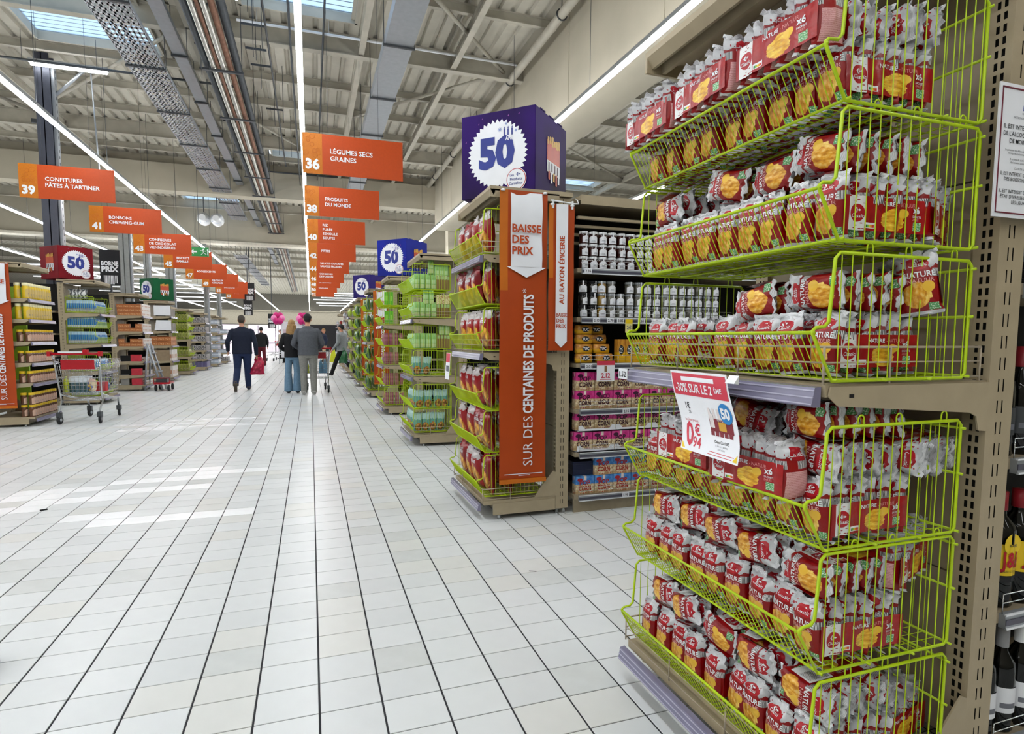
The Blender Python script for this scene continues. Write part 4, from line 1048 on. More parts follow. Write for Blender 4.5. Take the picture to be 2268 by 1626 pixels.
# C : lime pouches, teal bags
end_display('end_display', 'beige end display of pale green packs and teal bags', XB, YC, False, [.80, 1.46], canopy=2.17, cano_x=.01, backz=2.15)
CZ = [1.79, 1.475, 1.12, .815, .43, .165]
for z, n in zip(CZ, LN): basket(BX, YC, z, False, '%s green wire basket of the pale green pack display' % (n if n in ('topmost', 'lowest') else n + ' from top'), 'green wire baskets of the pale green display')
green_pack = Art('pale_green_pack', .35, bump=.1, bscale=30); green_pack.u = green_pack.m_('FRACT', green_pack.u)
green_pack = green_pack.done(green_pack.mix(green_pack.rect(.2, .8, .35, .6), green_pack.mix(green_pack.rect(.15, .85, .05, .3), green_pack.ramp(green_pack.noise(5), [(.3, lin('#7fb560')), (.7, lin('#9acb7c'))]), lin('#c6d79a')), lin('#b9d99b')))
brown_box = Art('brown_snack_box', .5); brown_box = brown_box.done(brown_box.mix(brown_box.rect(.1, .9, .72, .97), brown_box.mix(brown_box.rect(.46, .54, 0, 1), lin('#8d7343'), lin('#6e5630')), lin('#a5c383')))
cream_box = Art('cream_snack_box', .5); cream_box = cream_box.done(cream_box.mix(cream_box.gt(cream_box.noise(7), .56), lin('#e2dca4'), lin('#a8643a')))
def pack_mesh(w, d, h, m, name='pack', tw=.8):
    """soft pack: pinched at the top"""
    b = MB(); lv = [(0, .9, .85), (.04, 1, 1), (.5, 1.02, 1.04), (.82, 1, .95), (.92, .98, .35), (1.0, 1.0, .06)]; vs = []; uv = []; N = 12
    for v, a, c in lv:
        for k in range(N + 1):
            t_ = 2 * PI * k / N + PI * .75; cx, sx = math.cos(t_), math.sin(t_); e = .45
            vs.append((d / 2 * c * math.copysign(abs(cx) ** e, cx), w / 2 * a * math.copysign(abs(sx) ** e, sx), h * v)); uv.append((k / N * 4 % 4.0001, v))
    fs = [(i * (N + 1) + k, i * (N + 1) + k + 1, (i + 1) * (N + 1) + k + 1, (i + 1) * (N + 1) + k) for i in range(len(lv) - 1) for k in range(N)]
    b.add(vs, fs, 0, uv, True); b.add([vs[k] for k in range(N)], [tuple(range(N - 1, -1, -1))]); return b.mesh(name, m)
def box_mesh(w, d, h, m, me=None, name='carton', decal=None):
    b = MB(); b.ubox(-d / 2, -w / 2, 0, d / 2, w / 2, h, 0, 1 if me else 0)
    if decal: decal(b)
    return b.mesh(name, [m] + ([me] if me else []) + ([] if not decal else [black_t]))
gp = pack_mesh(.062, .05, .17, green_pack, 'green_pack'); bb_m = box_mesh(.036, .05, .15, brown_box, name='brown_box'); cb_m = box_mesh(.085, .05, .10, cream_box, name='cream_box')
def side_items(mesh, name, xs, y, z, fmt, cat, grp, rot=PI / 2, jit=.004, tz=0):
    for i, x in enumerate(xs):
        o = ob(name, mesh, None, (x, y + R.uniform(-jit, jit), z + R.uniform(0, .002)), (0, tz, rot + R.uniform(-.06, .06))); tag(o, fmt(ORD[i]), cat, grp)
ny = YC - BW / 2 + .035
for lv, rows in ((0, 2), (1, 2), (2, 2)):
    z = CZ[lv] + .008
    side_items(gp, 'snack_pack', [BX + .045 + .063 * i for i in range(4)], ny, z, lambda o, n=LN[lv]: 'pale green pack, lower row of the %s basket, %s from aisle' % (n, o), 'snack', 'pale green packs')
    side_items(bb_m, 'snack_box', [BX + .29 + .0385 * i for i in range(4)], ny, z, lambda o, n=LN[lv]: 'slim brown box in the %s basket of the pale green display, %s from aisle' % (n, o), 'snack', 'slim brown boxes')
    side_items(gp, 'snack_pack', ([BX + .21] if lv == 0 else [BX + .15, BX + .21] if lv == 1 else [BX + .33, BX + .395]), ny, z + .152 if lv == 2 else z + .172 - (.03 if lv else 0), lambda o, n=LN[lv]: 'pale green pack, upper row of the %s basket, %s from aisle' % (n, o), 'snack', 'pale green packs')
    if lv == 0: side_items(gp, 'snack_pack', [BX + .28 + .05 * i for i in range(3)], ny, z + .152 - .045, lambda o: 'pale green pack standing on the brown boxes of the topmost basket, %s from aisle' % o, 'snack', 'pale green packs')
    if lv == 1: side_items(cb_m, 'snack_box', [BX + .31, BX + .395], ny, z + .151, lambda o: 'cream printed box on the brown boxes of the second basket, %s from aisle' % o, 'snack', 'cream boxes')
    for k in range(3):   # the row seen from the aisle
        for r_ in range(4):
            o = ob('snack_pack', gp, None, (BX + .05 + .0, ny + .085 + .07 * r_ + .28 * (k // 2), z + .17 * (k % 2) * .0), (0, -.1, R.uniform(-.1, .1)))
            if k == 1 or (k == 2 and r_ > 2): bpy.data.objects.remove(o); continue
            tag(o, 'pale green pack facing the aisle in the %s basket, %s from camera' % (LN[lv], ORD[r_ + 4 * (k // 2)]), 'snack', 'pale green packs')
teal_art = plain_bag_art('teal_bag_film', '#5f9a8e', '#a9cdc6', ('#e2b36a', '#c47c3a', '#6e4523'), lo=.02, hi=.48, split=.66)
tealM = [bag_mesh(.105, .21, .07, 31 + k, [teal_art], crumple=.006) for k in range(2)]
def teal(lv, xs, n2):
    for i, x in enumerate(xs):
        o = ob('snack_bag', tealM[i % 2], None, (x, ny + .02, CZ[lv] + .01), (R.uniform(-.1, .1), R.uniform(-.12, .12), PI / 2 + R.uniform(-.2, .2))); tag(o, 'teal and amber bag at the near side of the %s basket, %s from aisle' % (LN[lv], ORD[i]), 'snack', 'teal bags')
    for i in range(n2):
        o = ob('snack_bag', tealM[i % 2], None, (BX + .045, ny + .12 + .1 * i, CZ[lv] + .01), (R.uniform(-.1, .1), -.1, R.uniform(-.2, .2))); tag(o, 'teal and amber bag facing the aisle in the %s basket, %s from camera' % (LN[lv], ORD[i]), 'snack', 'teal bags')
teal(3, [BX + .05, BX + .14], 1); teal(4, [BX + .06, BX + .16, BX + .29, BX + .365], 4); teal(5, [BX + .05, BX + .135, BX + .22, BX + .305], 5)

# D : pink packs and a few green ones
end_display('end_display', 'beige end display of pink striped packs below the blue cube', XB, YD, False, [.80, 1.44], canopy=2.2, cano_x=.01)
DZ = [1.76, 1.46, 1.12, .815, .48, .165]
for z, n in zip(DZ, LN): basket(BX, YD, z, False, '%s green wire basket of the pink pack display' % (n if n in ('topmost', 'lowest') else n + ' from top'), 'green wire baskets of the pink display')
pink_art = Art('pink_striped_pack', .35); pink_art.u = pink_art.m_('FRACT', pink_art.u)
pink_art = pink_art.done(pink_art.mix(pink_art.gt(pink_art.m_('FRACT', pink_art.mul(pink_art.v, 9.0)), .6), lin('#a35b73'), lin('#7d3c50')))
lime_art = Art('vivid_green_box', .4); lime_art = lime_art.done(lime_art.mix(lime_art.rect(.2, .8, .3, .7), lin('#5fb52c'), lin('#8fd04f')))
pp = pack_mesh(.062, .05, .19, pink_art, 'pink_pack'); lg = box_mesh(.06, .05, .2, lime_art, name='green_carton')
ny = YD - BW / 2 + .035
for lv in (0, 1): side_items(lg, 'snack_box', [BX + .05 + .075 * i for i in range(2)], ny, DZ[lv] + .008, lambda o, n=LN[lv]: 'vivid green box in the %s basket below the blue cube, %s from aisle' % (n, o), 'snack', 'vivid green boxes')
for lv in (2, 3, 4, 5):
    side_items(pp, 'snack_pack', [BX + .04 + .08 * i for i in range(3 if lv == 3 else 4)], ny, DZ[lv] + .008, lambda o, n=LN[lv]: 'pink striped pack in the %s basket below the blue cube, %s from aisle' % (n, o), 'snack', 'pink striped packs')
    for i in range(4):
        o = ob('snack_pack', pp, None, (BX + .05, ny + .1 + .08 * i, DZ[lv] + .008), (0, -.12, 0)); tag(o, 'pink striped pack facing the aisle in the %s basket, %s from camera' % (LN[lv], ORD[i]), 'snack', 'pink striped packs')
# E, F ... further along
dark_green = plain_bag_art('dark_green_bag_film', '#2f5a3c', '#4f7d57', ('#7fa36a', '#3d6b45', '#24452e'), split=.8)
dgM = [bag_mesh(.19, .25, .085, 41 + k, [dark_green], crumple=.006, n=14, lv=[0, .05, .2, .5, .8, .93, 1]) for k in range(2)]
redbrown = plain_bag_art('red_white_bag_film', '#9c2b24', '#d9d5cf', None)
mix_cols = {'green': dark_green, 'lime': plain_bag_art('lime_bag_film', '#93a838', '#a9bb52', None), 'white': plain_bag_art('white_bag_film', '#b9bdc2', '#8b8f96', ('#d9dadc', '#9b5a4a', '#6d7078')), 'red': redbrown}
for Y, nm, zs, key, lab in ((YE, 'end_display', (1.8, 1.48, 1.15, .8, .48, .165), 'green', 'beige end display of dark green bags, its near side under an orange banner'),
                            (YF, 'end_display', (1.8, 1.48, 1.15, .8, .48, .165), 'green', 'beige end display under the violet cube with an orange banner'),
                            (YG, 'end_display', (1.85, 1.55, 1.25, .9, .55, .2), 'lime', 'beige end display of yellow-green packs beyond the violet cube'),
                            (YH, 'end_display', (1.85, 1.55, 1.25, .9, .55, .2), 'white', 'beige end display of white and red packs beside the walking person'),
                            (YI, 'end_display', (1.7, 1.3, .9, .5, .2), 'red', 'beige end display of dark bottles and red packs at the end of the row'),
                            (YI + PERIOD, 'end_display', (1.7, 1.3, .9, .5, .2), 'white', 'furthest beige end display on the banner side of the aisle')):
    flat = Y > YF + .1
    end_display(nm, lab, XB, Y, False, [1.15] if not flat else list(zs[:-1]), guard=not flat)
    ms = [bag_mesh(.19, .24, .085, 50 + k, [mix_cols[key]], crumple=.006, n=12, lv=[0, .05, .2, .5, .8, .93, 1]) for k in range(2)]
    for z, n in zip(zs, LN):
        where = {YE: 'behind the middle banner', YF: 'under the violet cube', YG: 'of yellow-green packs', YH: 'by the walking person'}.get(Y, 'at the row end' if Y == YI else 'furthest off')
        if not flat: basket(BX, Y, z, False, '%s green wire basket of the display %s' % (n, where), 'green wire baskets of the dark green displays')
        bags(ms, BX - .05, Y, z + .01, 2 if not flat else 3, 4, .195, .14, False, lambda c, r, n=n, w=where: '%s bag on the %s level of the display %s, %s of its %s row' % ({'green': 'dark green', 'lime': 'yellow-green', 'white': 'white', 'red': 'red'}[key], n, w, c, r), 'snack', 'snack bags in the display ' + where, 'snack_bag')
banner(1.22, 1.53, YE - .47, .285, 2.2, 'tall orange price banner with white arrow, the second along the row', 'arrow')
banner(1.20, 1.50, YF - .47, .285, 2.2, 'tall orange price banner with white arrow, the third along the row', 'arrow')

# ------------------------------------------------------------------ aisle run behind B : popcorn, crackers, jars
YR = 3.735
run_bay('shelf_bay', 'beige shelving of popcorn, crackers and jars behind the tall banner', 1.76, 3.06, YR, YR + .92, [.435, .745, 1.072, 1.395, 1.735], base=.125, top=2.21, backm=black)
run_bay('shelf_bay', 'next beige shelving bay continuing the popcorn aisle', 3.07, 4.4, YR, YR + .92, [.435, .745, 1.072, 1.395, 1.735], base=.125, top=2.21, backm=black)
b = MB(); b.box(-.09, -.06, .0, .09, .06, .05); tag(b.obj('floor_carton', M('grey_carton', '#8b8a86', .7), None, (1.92, YR + .12, 0), (0, 0, .2)), 'flat grey carton pushed under the popcorn shelving', 'carton')
def pop_art(name, top, top2, word):
    a = Art(name, .35, coat=.2)
    c = a.mix(a.gt(a.v, .55), lin('#cdb48c'), a.ramp(a.noise(3), [(.35, lin(top)), (.7, lin(top2))]))
    k = a.gt(a.m_('ADD', a.v, a.mul(a.m_('SUBTRACT', a.noise(6), .5), .4)), .5)
    kern = a.ramp(a.vor(7), [(0, lin('#efe4c8')), (.4, lin('#d9c6a0')), (.7, lin('#b39468'))])
    c = a.mix(k, kern, c)
    c = a.mix(a.mul(a.lt(a.m_('ABSOLUTE', a.m_('SUBTRACT', a.u, .52)), .07), a.gt(a.v, .78)), c, lin('#efdcd2'))
    c = a.mix(a.ell(.24, .80, .15, .10), c, lin('#3d1230' if 'p' in word else '#a31c2c'))
    c = a.mix(a.mul(a.rect(.1, .9, .03, .12), a.gt(a.noise(12), .55)), c, lin('#a12a5a' if 'p' in word else '#b8452c'))
    return a.done(c)
pop_p = pop_art('pink_popcorn_box', '#c01c73', '#e0559f', 'p'); pop_b = pop_art('blue_popcorn_box', '#1d63b4', '#6aa9dc', 'b')
ink_p = M('popcorn_lettering_dark', '#3a1228', .4); ink_r = M('popcorn_lettering_red', '#a3241f', .4)
def pop_mesh(m, ink, flip=False):
    b = MB(); w, d, h = .145, .06, .13; b.ubox(-w / 2, -d / 2, 0, w / 2, d / 2, h)
    s = -1 if flip else 1; cz = h / 2
    def T(st, z, hh):
        b.text(st, (0, -d / 2 - .001, cz + s * (z - cz)), (s, 0, 0), (0, 0, s), hh, 1, 'C', .035, .098)
    T('POP', .066, .034); T('CORN', .026, .034)
    return b.mesh('popcorn_box', [m, ink])
PP, PB, PF = pop_mesh(pop_p, ink_p), pop_mesh(pop_b, ink_r), pop_mesh(pop_p, ink_p, True)
def pops(mesh, z, n, x0, lab, grp, rows=1, skip=(), zh=.132):
    for r_ in range(rows):
        for i in range(n):
            if (r_, i) in skip: continue
            o = ob('popcorn_box', PF if (mesh is PP and lab.startswith('fourth') and r_ == 0 and i == 1) else mesh, None, (x0 + .151 * i + R.uniform(-.002, .002), YR + .065 + R.uniform(0, .006), z + zh * r_ + .001), (0, 0, R.uniform(-.02, .02)))
            tag(o, '%s popcorn box on the %s shelf, %s layer, %s from the post' % ('blue' if mesh is PB else 'pink', lab.split('|')[1], ['lower', 'upper'][r_], ORD[i]), 'popcorn', grp)
pops(PB, .125, 8, 1.85, 'a|lowest', 'blue popcorn boxes', 2, ((1, 0),))
pops(PP, .745, 8, 1.84, 'fourth|third', 'pink popcorn boxes', 2)
pops(PP, .447, 8, 1.83, 'b|second', 'pink popcorn boxes', 1)
pops(PP, .592, 6, 1.85, 'c|second', 'pink popcorn boxes', 1) if False else None
for i in range(8):
    o = ob('popcorn_box', PP, None, (1.845 + .151 * i, YR + .075, .594), (0, 0, R.uniform(-.02, .02))); tag(o, 'pink popcorn box in the white tray on the second shelf, %s from the post' % ORD[i], 'popcorn', 'pink popcorn boxes')
for i, z in enumerate((.437, .582)):
    for k in range(4):
        b = MB(); x0 = 1.775 + .302 * k + .015 * i; x1 = x0 + .297; y0 = YR + .02 + .01 * i
        b.box(x0, y0, z, x1, y0 + .10, z + .006); b.prism([(x0, z), (x1, z), (x1, z + .045), (x1 - .03, z + .045), (x1 - .05, z + .02), (x0 + .05, z + .02), (x0 + .03, z + .045), (x0, z + .045)], y0, y0 + .003, 'y')
        tag(b.obj('display_tray', white_p), 'white cardboard tray under the pink popcorn, %s, %s from the post' % (['lower', 'upper'][i], ORD[k]), 'tray', 'white trays under the popcorn')
b = MB(); b.box(-.08, -.04, 0, .08, .04, .10); b.box(-.082, -.042, .03, .082, .042, .04); b.box(-.082, -.042, .07, .082, .042, .08)
tag(b.obj('folded_tray', M('navy_plastic', '#1b2340', .3), None, (1.85, YR + .11, .258)), 'dark navy tray left on the blue popcorn beside the post', 'tray')
# crackers
tuc_a = Art('yellow_cracker_film', .3, coat=.3, bump=.25, bscale=30); tuc_a = tuc_a.done(tuc_a.mix(tuc_a.gt(tuc_a.v, .45), lin('#e2ac14'), tuc_a.ramp(tuc_a.noise(4), [(.4, lin('#d99c35')), (.6, lin('#b9752a'))])))
tuc_b = Art('amber_cracker_film', .3, coat=.3, bump=.25, bscale=30); tuc_b = tuc_b.done(tuc_b.mix(tuc_b.gt(tuc_b.v, .5), lin('#cf962a'), tuc_b.ramp(tuc_b.noise(4), [(.4, lin('#c98b3c')), (.6, lin('#8a5526'))])))
def tuc_mesh(m, upright=False):
    b = MB()
    if upright:
        w, d, h = .062, .05, .17; b.ubox(-w / 2, -d / 2, 0, w / 2, d / 2, h)
        for k in range(2): pass
        b.add([(p[0] * .6, -d / 2 - .001, h * .55 + p[1]) for p in circ(.034, 16)], [tuple(range(16))], 1); b.text('TUC', (-.010 + .018, -d / 2 - .002, h * .55 - .026), (0, 0, 1), (-1, 0, 0), .024, 2, 'L', .04, .05)
    else:
        w, d, h = .135, .055, .068
        lv = [(-1.0, .25), (-.93, .35), (-.86, 1), (.86, 1), (.93, .35), (1.0, .25)]; vs = []; uv = []; N = 10
        for a_, c in lv:
            for k in range(N + 1):
                t_ = 2 * PI * k / N; cy, cz = math.cos(t_), math.sin(t_); e = .5
                vs.append((w / 2 * a_, d / 2 * c * math.copysign(abs(cy) ** e, cy), h / 2 + h / 2 * c * math.copysign(abs(cz) ** e, cz))); uv.append((a_ * .5 + .5, .5 + .5 * cz))
        b.add(vs, [(i * (N + 1) + k, (i + 1) * (N + 1) + k, (i + 1) * (N + 1) + k + 1, i * (N + 1) + k + 1) for i in range(5) for k in range(N)], 0, uv, True)
        b.add([(p[0] + .008, -d / 2 - .0005, h * .52 + p[1] * .62) for p in circ(.030, 16)], [tuple(range(16))], 1); b.text('TUC', (.008, -d / 2 - .0015, h * .52 - .010), (1, 0, 0), (0, 0, 1), .020, 2, 'C', .04, .05)
    return b.mesh('cracker_pack', [m, black_t, white_p])
T1, T2, T3 = tuc_mesh(tuc_a), tuc_mesh(tuc_b), tuc_mesh(tuc_a, True)
for i in range(4):
    o = ob('cracker_pack', T1, None, (1.845 - .004 * (3 - i), YR + .06 + .012 * i, 1.073 + .068 * i), (0, 0, R.uniform(-.1, .1))); tag(o, 'yellow cracker pack, %s up in the stack beside the post' % ORD[i], 'crackers', 'yellow cracker packs')
    if i != 3 or True:
        o = ob('cracker_pack', T1 if i < 2 else T2, None, (1.995 - .012 * i, YR + .06 + .03 * i, 1.073 + .068 * i), (0, 0, R.uniform(-.12, .12))); tag(o, '%s cracker pack, %s up in the second stack from the post' % ('yellow' if i < 2 else 'amber', ORD[i]), 'crackers', 'yellow cracker packs')
for i in range(13):
    o = ob('cracker_pack', T3, None, (2.13 + .066 * i, YR + .07, 1.073), (0, 0, 0)); tag(o, 'upright yellow cracker box, %s from the stacks' % ORD[i], 'crackers', 'upright cracker boxes')
# jars
def jar_mesh(body, lid, lab, r=.033, h=.085, tagged=True, name='jar_body'):
    b = MB(); b.lathe([(0, 0), (r * .92, 0), (r, .006), (r, h * .72), (r * .84, h * .82)], 14, m=0); g = b.mesh('jar_body', body)
    b = MB(); b.lathe([(r * .86, h * .80), (r * .93, h * .82), (r * .93, h), (0, h)], 14, m=0)
    for k in range(14): a_ = 2 * PI * k / 14; b.box(r * .92 * math.cos(a_) - .0012, r * .92 * math.sin(a_) - .0012, h * .83, r * .92 * math.cos(a_) + .0012, r * .92 * math.sin(a_) + .0012, h * .98)
    l = b.mesh('lid', lid)
    b = MB(); rr = r + .0012
    def f(x, z): a_ = x / rr; return (rr * math.sin(a_), -rr * math.cos(a_), z)
    n = 10; ws = r * (.95 if tagged else 1.3)
    b.add([f(-ws + 2 * ws * i / n, h * .08) for i in range(n + 1)] + [f(-ws + 2 * ws * i / n, h * (.52 + .13 * math.sin(PI * i / n))) for i in range(n + 1)], [(i, i + 1, n + 2 + i, n + 1 + i) for i in range(n)], 0, None, True)
    if tagged: b.add([f(-.005, h * .5), f(.005, h * .5), f(.005, h * 1.0), f(-.005, h * 1.0)], [(0, 1, 2, 3)])
    b.box(-r * .35, -rr - .001, h * .28, r * .35, -rr + .0005, h * .31, 1); b.box(-r * .45, -rr - .001, h * .2, r * .45, -rr + .0005, h * .22, 1)
    return g, l, b.mesh('label', [lab, grey_t])
def jar(J, x, y, z, label, grp, rot=0, cat='jar'):
    t = thing('jar', label, cat, (x, y, z), (0, 0, rot), grp)
    for n, m in zip(('jar_body', 'lid', 'label'), J): ob(n, m, t)
jam = jar_mesh(M('jam_glass', '#35120d', .12, coat=.5), white_g, white_p); cream = jar_mesh(M('pickle_glass', '#56544a', .12, coat=.5), steel, white_p); must = jar_mesh(M('mustard_glass', '#8a6a22', .12, coat=.5), steel, white_p); olive = jar_mesh(M('dark_glass', '#1c1a18', .12, coat=.5), black_t, white_p)
for i in range(16):
    for k in range(3): jar(jam, 1.825 + .074 * i, YR + .065 + .03 * (k == 2) * 0, 1.736 + .0865 * k, 'dark jam jar on the topmost stocked shelf, %s layer, %s from the post' % (ORD[k], ORD[i]), 'jam jars', R.uniform(-.5, .5))
for i in range(16):
    for k in range(3):
        if (i, k) in ((4, 2),): continue
        J = olive if i < 2 else must if i == 2 else cream
        jar(J, 1.825 + .074 * i, YR + .065, 1.396 + (.0865 if i >= 2 else .072) * k * (1 if i >= 2 else 1.19), '%s jar on the fifth shelf, %s layer, %s from the post' % ('black-lidded' if i < 2 else 'mustard' if i == 2 else 'grey glass', ORD[k], ORD[i]), 'pickle jars', R.uniform(-.5, .5))
for i, (x, z, tx) in enumerate(((1.83, 1.715, '2.35'), (2.34, 1.715, '1.89'), (1.90, 1.375, '2.10'), (2.01, 1.375, '2.79'), (2.09, 1.375, '3.05'), (2.26, 1.375, '1.65'), (1.845, 1.052, '2.01'), (2.15, .725, '2.15'), (2.2, .418, '1.85'), (2.16, .108, '1.99'))):
    shelf_label(x, YR - .004, z, tx, 'small price label on the shelf below the %s, %s' % ({0: 'jam', 1: 'jam', 6: 'crackers', 7: 'pink popcorn', 8: 'tray popcorn', 9: 'blue popcorn'}.get(i, 'pickle jars'), ['beside the post', 'away from the post', 'first', 'second', 'third', 'fifth', 'first', 'middle', 'away', 'middle'][i]), (0, -1), .055, .034)
t = thing('price_sign', 'white hanging price sign with red top below the crackers', 'price sign', (1.975, YR - .012, 1.0))
b = MB(); b.box(-.07, -.002, -.055, .07, .002, .075); b.obj('card', white_p, t); b = MB(); b.box(-.07, -.003, .06, .07, -.002, .09); b.obj('red_strip', red_b, t)
b = MB(); b.text('2.12', (.0, -.003, -.03), (1, 0, 0), (0, 0, 1), .035, 0, 'C', .04, .07); b.box(-.045, -.003, -.045, .045, -.002, -.042); b.box(-.01, -.003, .012, .01, -.002, .055, 1); b.obj('price', [red_b, brown_c], t)
t = thing('price_sign', 'yellow hanging price card below the pickle jars', 'price sign', (2.155, YR - .012, 1.335))
b = MB(); b.box(-.028, -.002, -.045, .028, .002, .05); b.obj('card', M('pale_yellow_card', '#e6d98a', .5), t); b = MB(); b.box(-.028, -.003, .02, .028, -.002, .05); b.text('2€', (0, -.003, -.02), (1, 0, 0), (0, 0, 1), .025, 1, 'C', .02, .04); b.obj('price', [yellow_t, grey_t], t)
t = thing('price_sign', 'white and red price sheet hanging on the banner display rail', 'price sign', (1.03, 4.57, 1.13))
b = MB(); b.prism([(0, 0), (.002, 0), (-.013, -.21), (-.015, -.21)], -.07, .07, 'y'); b.obj('sheet', white_p, t); b = MB(); b.prism([(-.001, -.005), (-.006, -.075), (-.0055, -.075), (-.0005, -.005)], -.065, .065, 'y', 0); b.box(-.0105, -.05, -.15, -.0095, .04, -.10, 1); b.box(-.0115, -.05, -.19, -.0105, -.01, -.16, 0); b.obj('print', [red_b, grey_t], t)
# other runs, seen only in slivers between the displays, and the right-hand shop walls
for k, Yc in enumerate((YC, YD, YE, YF)):
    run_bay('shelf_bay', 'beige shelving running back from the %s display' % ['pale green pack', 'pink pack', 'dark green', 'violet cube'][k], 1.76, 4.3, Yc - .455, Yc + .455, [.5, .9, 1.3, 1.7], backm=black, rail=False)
b = MB(); b.box(14, -6, 0, 14.3, 78, ZC); struct(b.obj('wall_side', fascia_m))
# ================================================================== hanging aisle signs
def aisle_sign(num, lines, x0, x1, y, z0, z1, side):
    t = thing('aisle_sign', 'orange hanging aisle sign numbered %s%s' % (num, ', reading ' + ' '.join(lines).lower()), 'sign', (x0, y, z0))
    w, h = x1 - x0, z1 - z0; a = w * .19
    b = MB(); b.box(a, 0, 0, w, .012, h); b.obj('board', orange_m, t)
    b = MB(); b.box(0, -.0005, 0, a, .0125, h); b.obj('number_panel', amber_m, t)
    r = random.Random(num); q = MB()
    for i in range(9):
        cx, cz, rr = r.uniform(.04, a - .04), r.uniform(h * .42, h - .04), r.uniform(.02, .035)
        q.tube([(cx + rr * math.cos(t_), -.001, cz + rr * math.sin(t_)) for t_ in np.linspace(0, 2 * PI, 13)[:-1]], .003, 3, closed=True)
    q.obj('bubble_print', M('amber_print_' + num, '#c26a17', .5), t)
    b = MB(); b.text(num, (a / 2, -.003, h * .12), (1, 0, 0), (0, 0, 1), h * .25, 0, 'C', .045, a * .92)
    hh = .062 if len(lines) < 4 else .055; z = h * .5 + (len(lines) * .095 / 2) - .075
    for ln in lines: b.text(ln, (a + .1, -.003, z), (1, 0, 0), (0, 0, 1), hh, 0, 'L', .022, w - a - .14); z -= .095
    b.obj('lettering', white_g, t)
    b = MB()
    for x in (w * .25, w * .75): b.tube([(x, .006, h), (x, .006, ZC - z0 - .003)], .0022, 4)
    b.obj('suspension_wire', steel_d, t)
for k, (n, ls) in enumerate((('36', ['LÉGUMES SECS', 'GRAINES']), ('38', ['PRODUITS', 'DU MONDE']), ('40', ['RIZ', 'PURÉE', 'SEMOULE', 'SOUPES']), ('42', ['PÂTES']), ('44', ['SAUCES CHAUDES', 'SAUCES FROIDES']), ('46', ['CONSERVES', 'DE POISSON']), ('48', ['CONSERVES', 'DE LÉGUMES']), ('50', ['HUILES', 'VINAIGRES']), ('52', ['CONDIMENTS']))):
    dz = .0 if k < 2 else -.07 * (k - 1) if k < 6 else -.22
    aisle_sign(n, ls, -.05 + .02 * max(0, k - 1), 1.26 - .01 * k, 8.4 + PERIOD * k, 3.41 + dz * .6, 3.93 + dz * .6, 'r')
for k, (n, ls) in enumerate((('39', ['CONFITURES', 'PÂTES À TARTINER']), ('41', ['BONBONS', 'CHEWING-GUM']), ('43', ['CONFISERIES', 'DE CHOCOLAT', 'VIENNOISERIES']), ('45', ['BISCUITS', 'FAMILLE']), ('47', ['ADOLESCENTS']), ('49', ['TABLETTES', 'GÂTEAUX', 'CÉRÉALES']), ('51', ['INFUSIONS']), ('53', ['CAFÉS']))):
    aisle_sign(n, ls, -4.23 + .06 * k, -2.95 + .06 * k, 11.3 + PERIOD * k, 3.40 - .045 * k, 3.92 - .045 * k, 'l')
def borne(x, y, z, w, h, label, pole=True):
    t = thing('price_terminal_sign', label, 'sign', (x, y, z))
    b = MB(); b.box(-w / 2, -.02, 0, w / 2, .02, h); b.obj('sign_board', M('black_board', '#15161a', .5), t)
    b = MB(); X, Z = (1, 0, 0), (0, 0, 1)
    b.text('BORNE', (0, -.022, h * .56), X, Z, h * .12, 0, 'C', .04, w * .84); b.text('PRIX', (0, -.022, h * .38), X, Z, h * .15, 0, 'C', .05, w * .84)
    r = random.Random(3); u = -w * .32
    while u < w * .32: q = r.uniform(.006, .02); b.box(u, -.022, h * .02 if u < w * .2 else h * .05, u + q, -.0205, h * .27); u += q + r.uniform(.006, .016)
    b.obj('lettering', white_g, t)
    if pole:
        b = MB()
        if y < 20: b.box(-.02, 0, -z + 2.23, .02, .03, .02)
        else: b.box(-.02, 0, h - .02, .02, .03, ZC - z - .003)
        b.obj('pole', steel_d, t)
borne(-4.19, 15.42, 2.39, .39, .77, 'black price terminal sign with white barcode between the red and green cubes')
for i, (x, y, z) in enumerate(((-3.0, 33, 2.35), (-2.6, 29.5, 2.9), (-2.05, 36, 1.75))): borne(x, y, z, .42, .8, 'small distant black price terminal sign, %s along the aisle' % ORD[i])

# ================================================================== left-hand displays (mirrored)
LX = -3.70
def lfmt(): pass
YL = [9.74 + .42 + PERIOD * k for k in range(8)]
# L1 jars
end_display('end_display', 'beige end display of yellow-lidded jars with an orange banner on its side', LX, YL[0], True, [.60, .88, 1.17, 1.48, 1.76], canopy=2.22, guard=False)
banner(-4.13, -3.795, 9.74 - .06, .27, 2.22, 'tall orange price banner beside the yellow-lidded jars', 'arrow')
yel_jar = jar_mesh(M('yellow_tub', '#d9b820', .3), M('cream_lid', '#e6dfb4', .35), M('yellow_brown_label', '#cdb26a', .5), .036, .21, False)
brn_jar = jar_mesh(M('hazel_jar', '#5d3a24', .15, coat=.4), M('yellow_lid', '#dcb921', .35), M('pinkish_label', '#c9a58f', .5), .038, .165, False)
for lv, z in enumerate((.135, .60, .88, 1.17, 1.48, 1.76)):
    J = yel_jar if lv >= 4 else brn_jar
    for row in range(2):
        for i in range(10):
            for k in range(2 if lv == 0 else 1):
                if row and i > 0: continue
                jar(J, LX + .03 - .09 * row - (.09 if row and False else 0), 9.79 + .081 * i, z + .001 + .167 * k, '%s jar on the %s shelf of the jar display, %s from camera%s%s' % ('tall yellow' if lv >= 4 else 'yellow-lidded brown', LN[5 - lv], ORD[i], ', upper layer' if k else '', ', behind the first' if row else ''), 'jars on the jar display', PI / 2)
b = MB(); b.box(-4.35, 11.02, .0, -4.14, 11.05, 2.0); tag(b.obj('side_panel', M('lime_panel', '#7f9c22', .5)), 'lime green side panel beyond the jar display', 'panel')
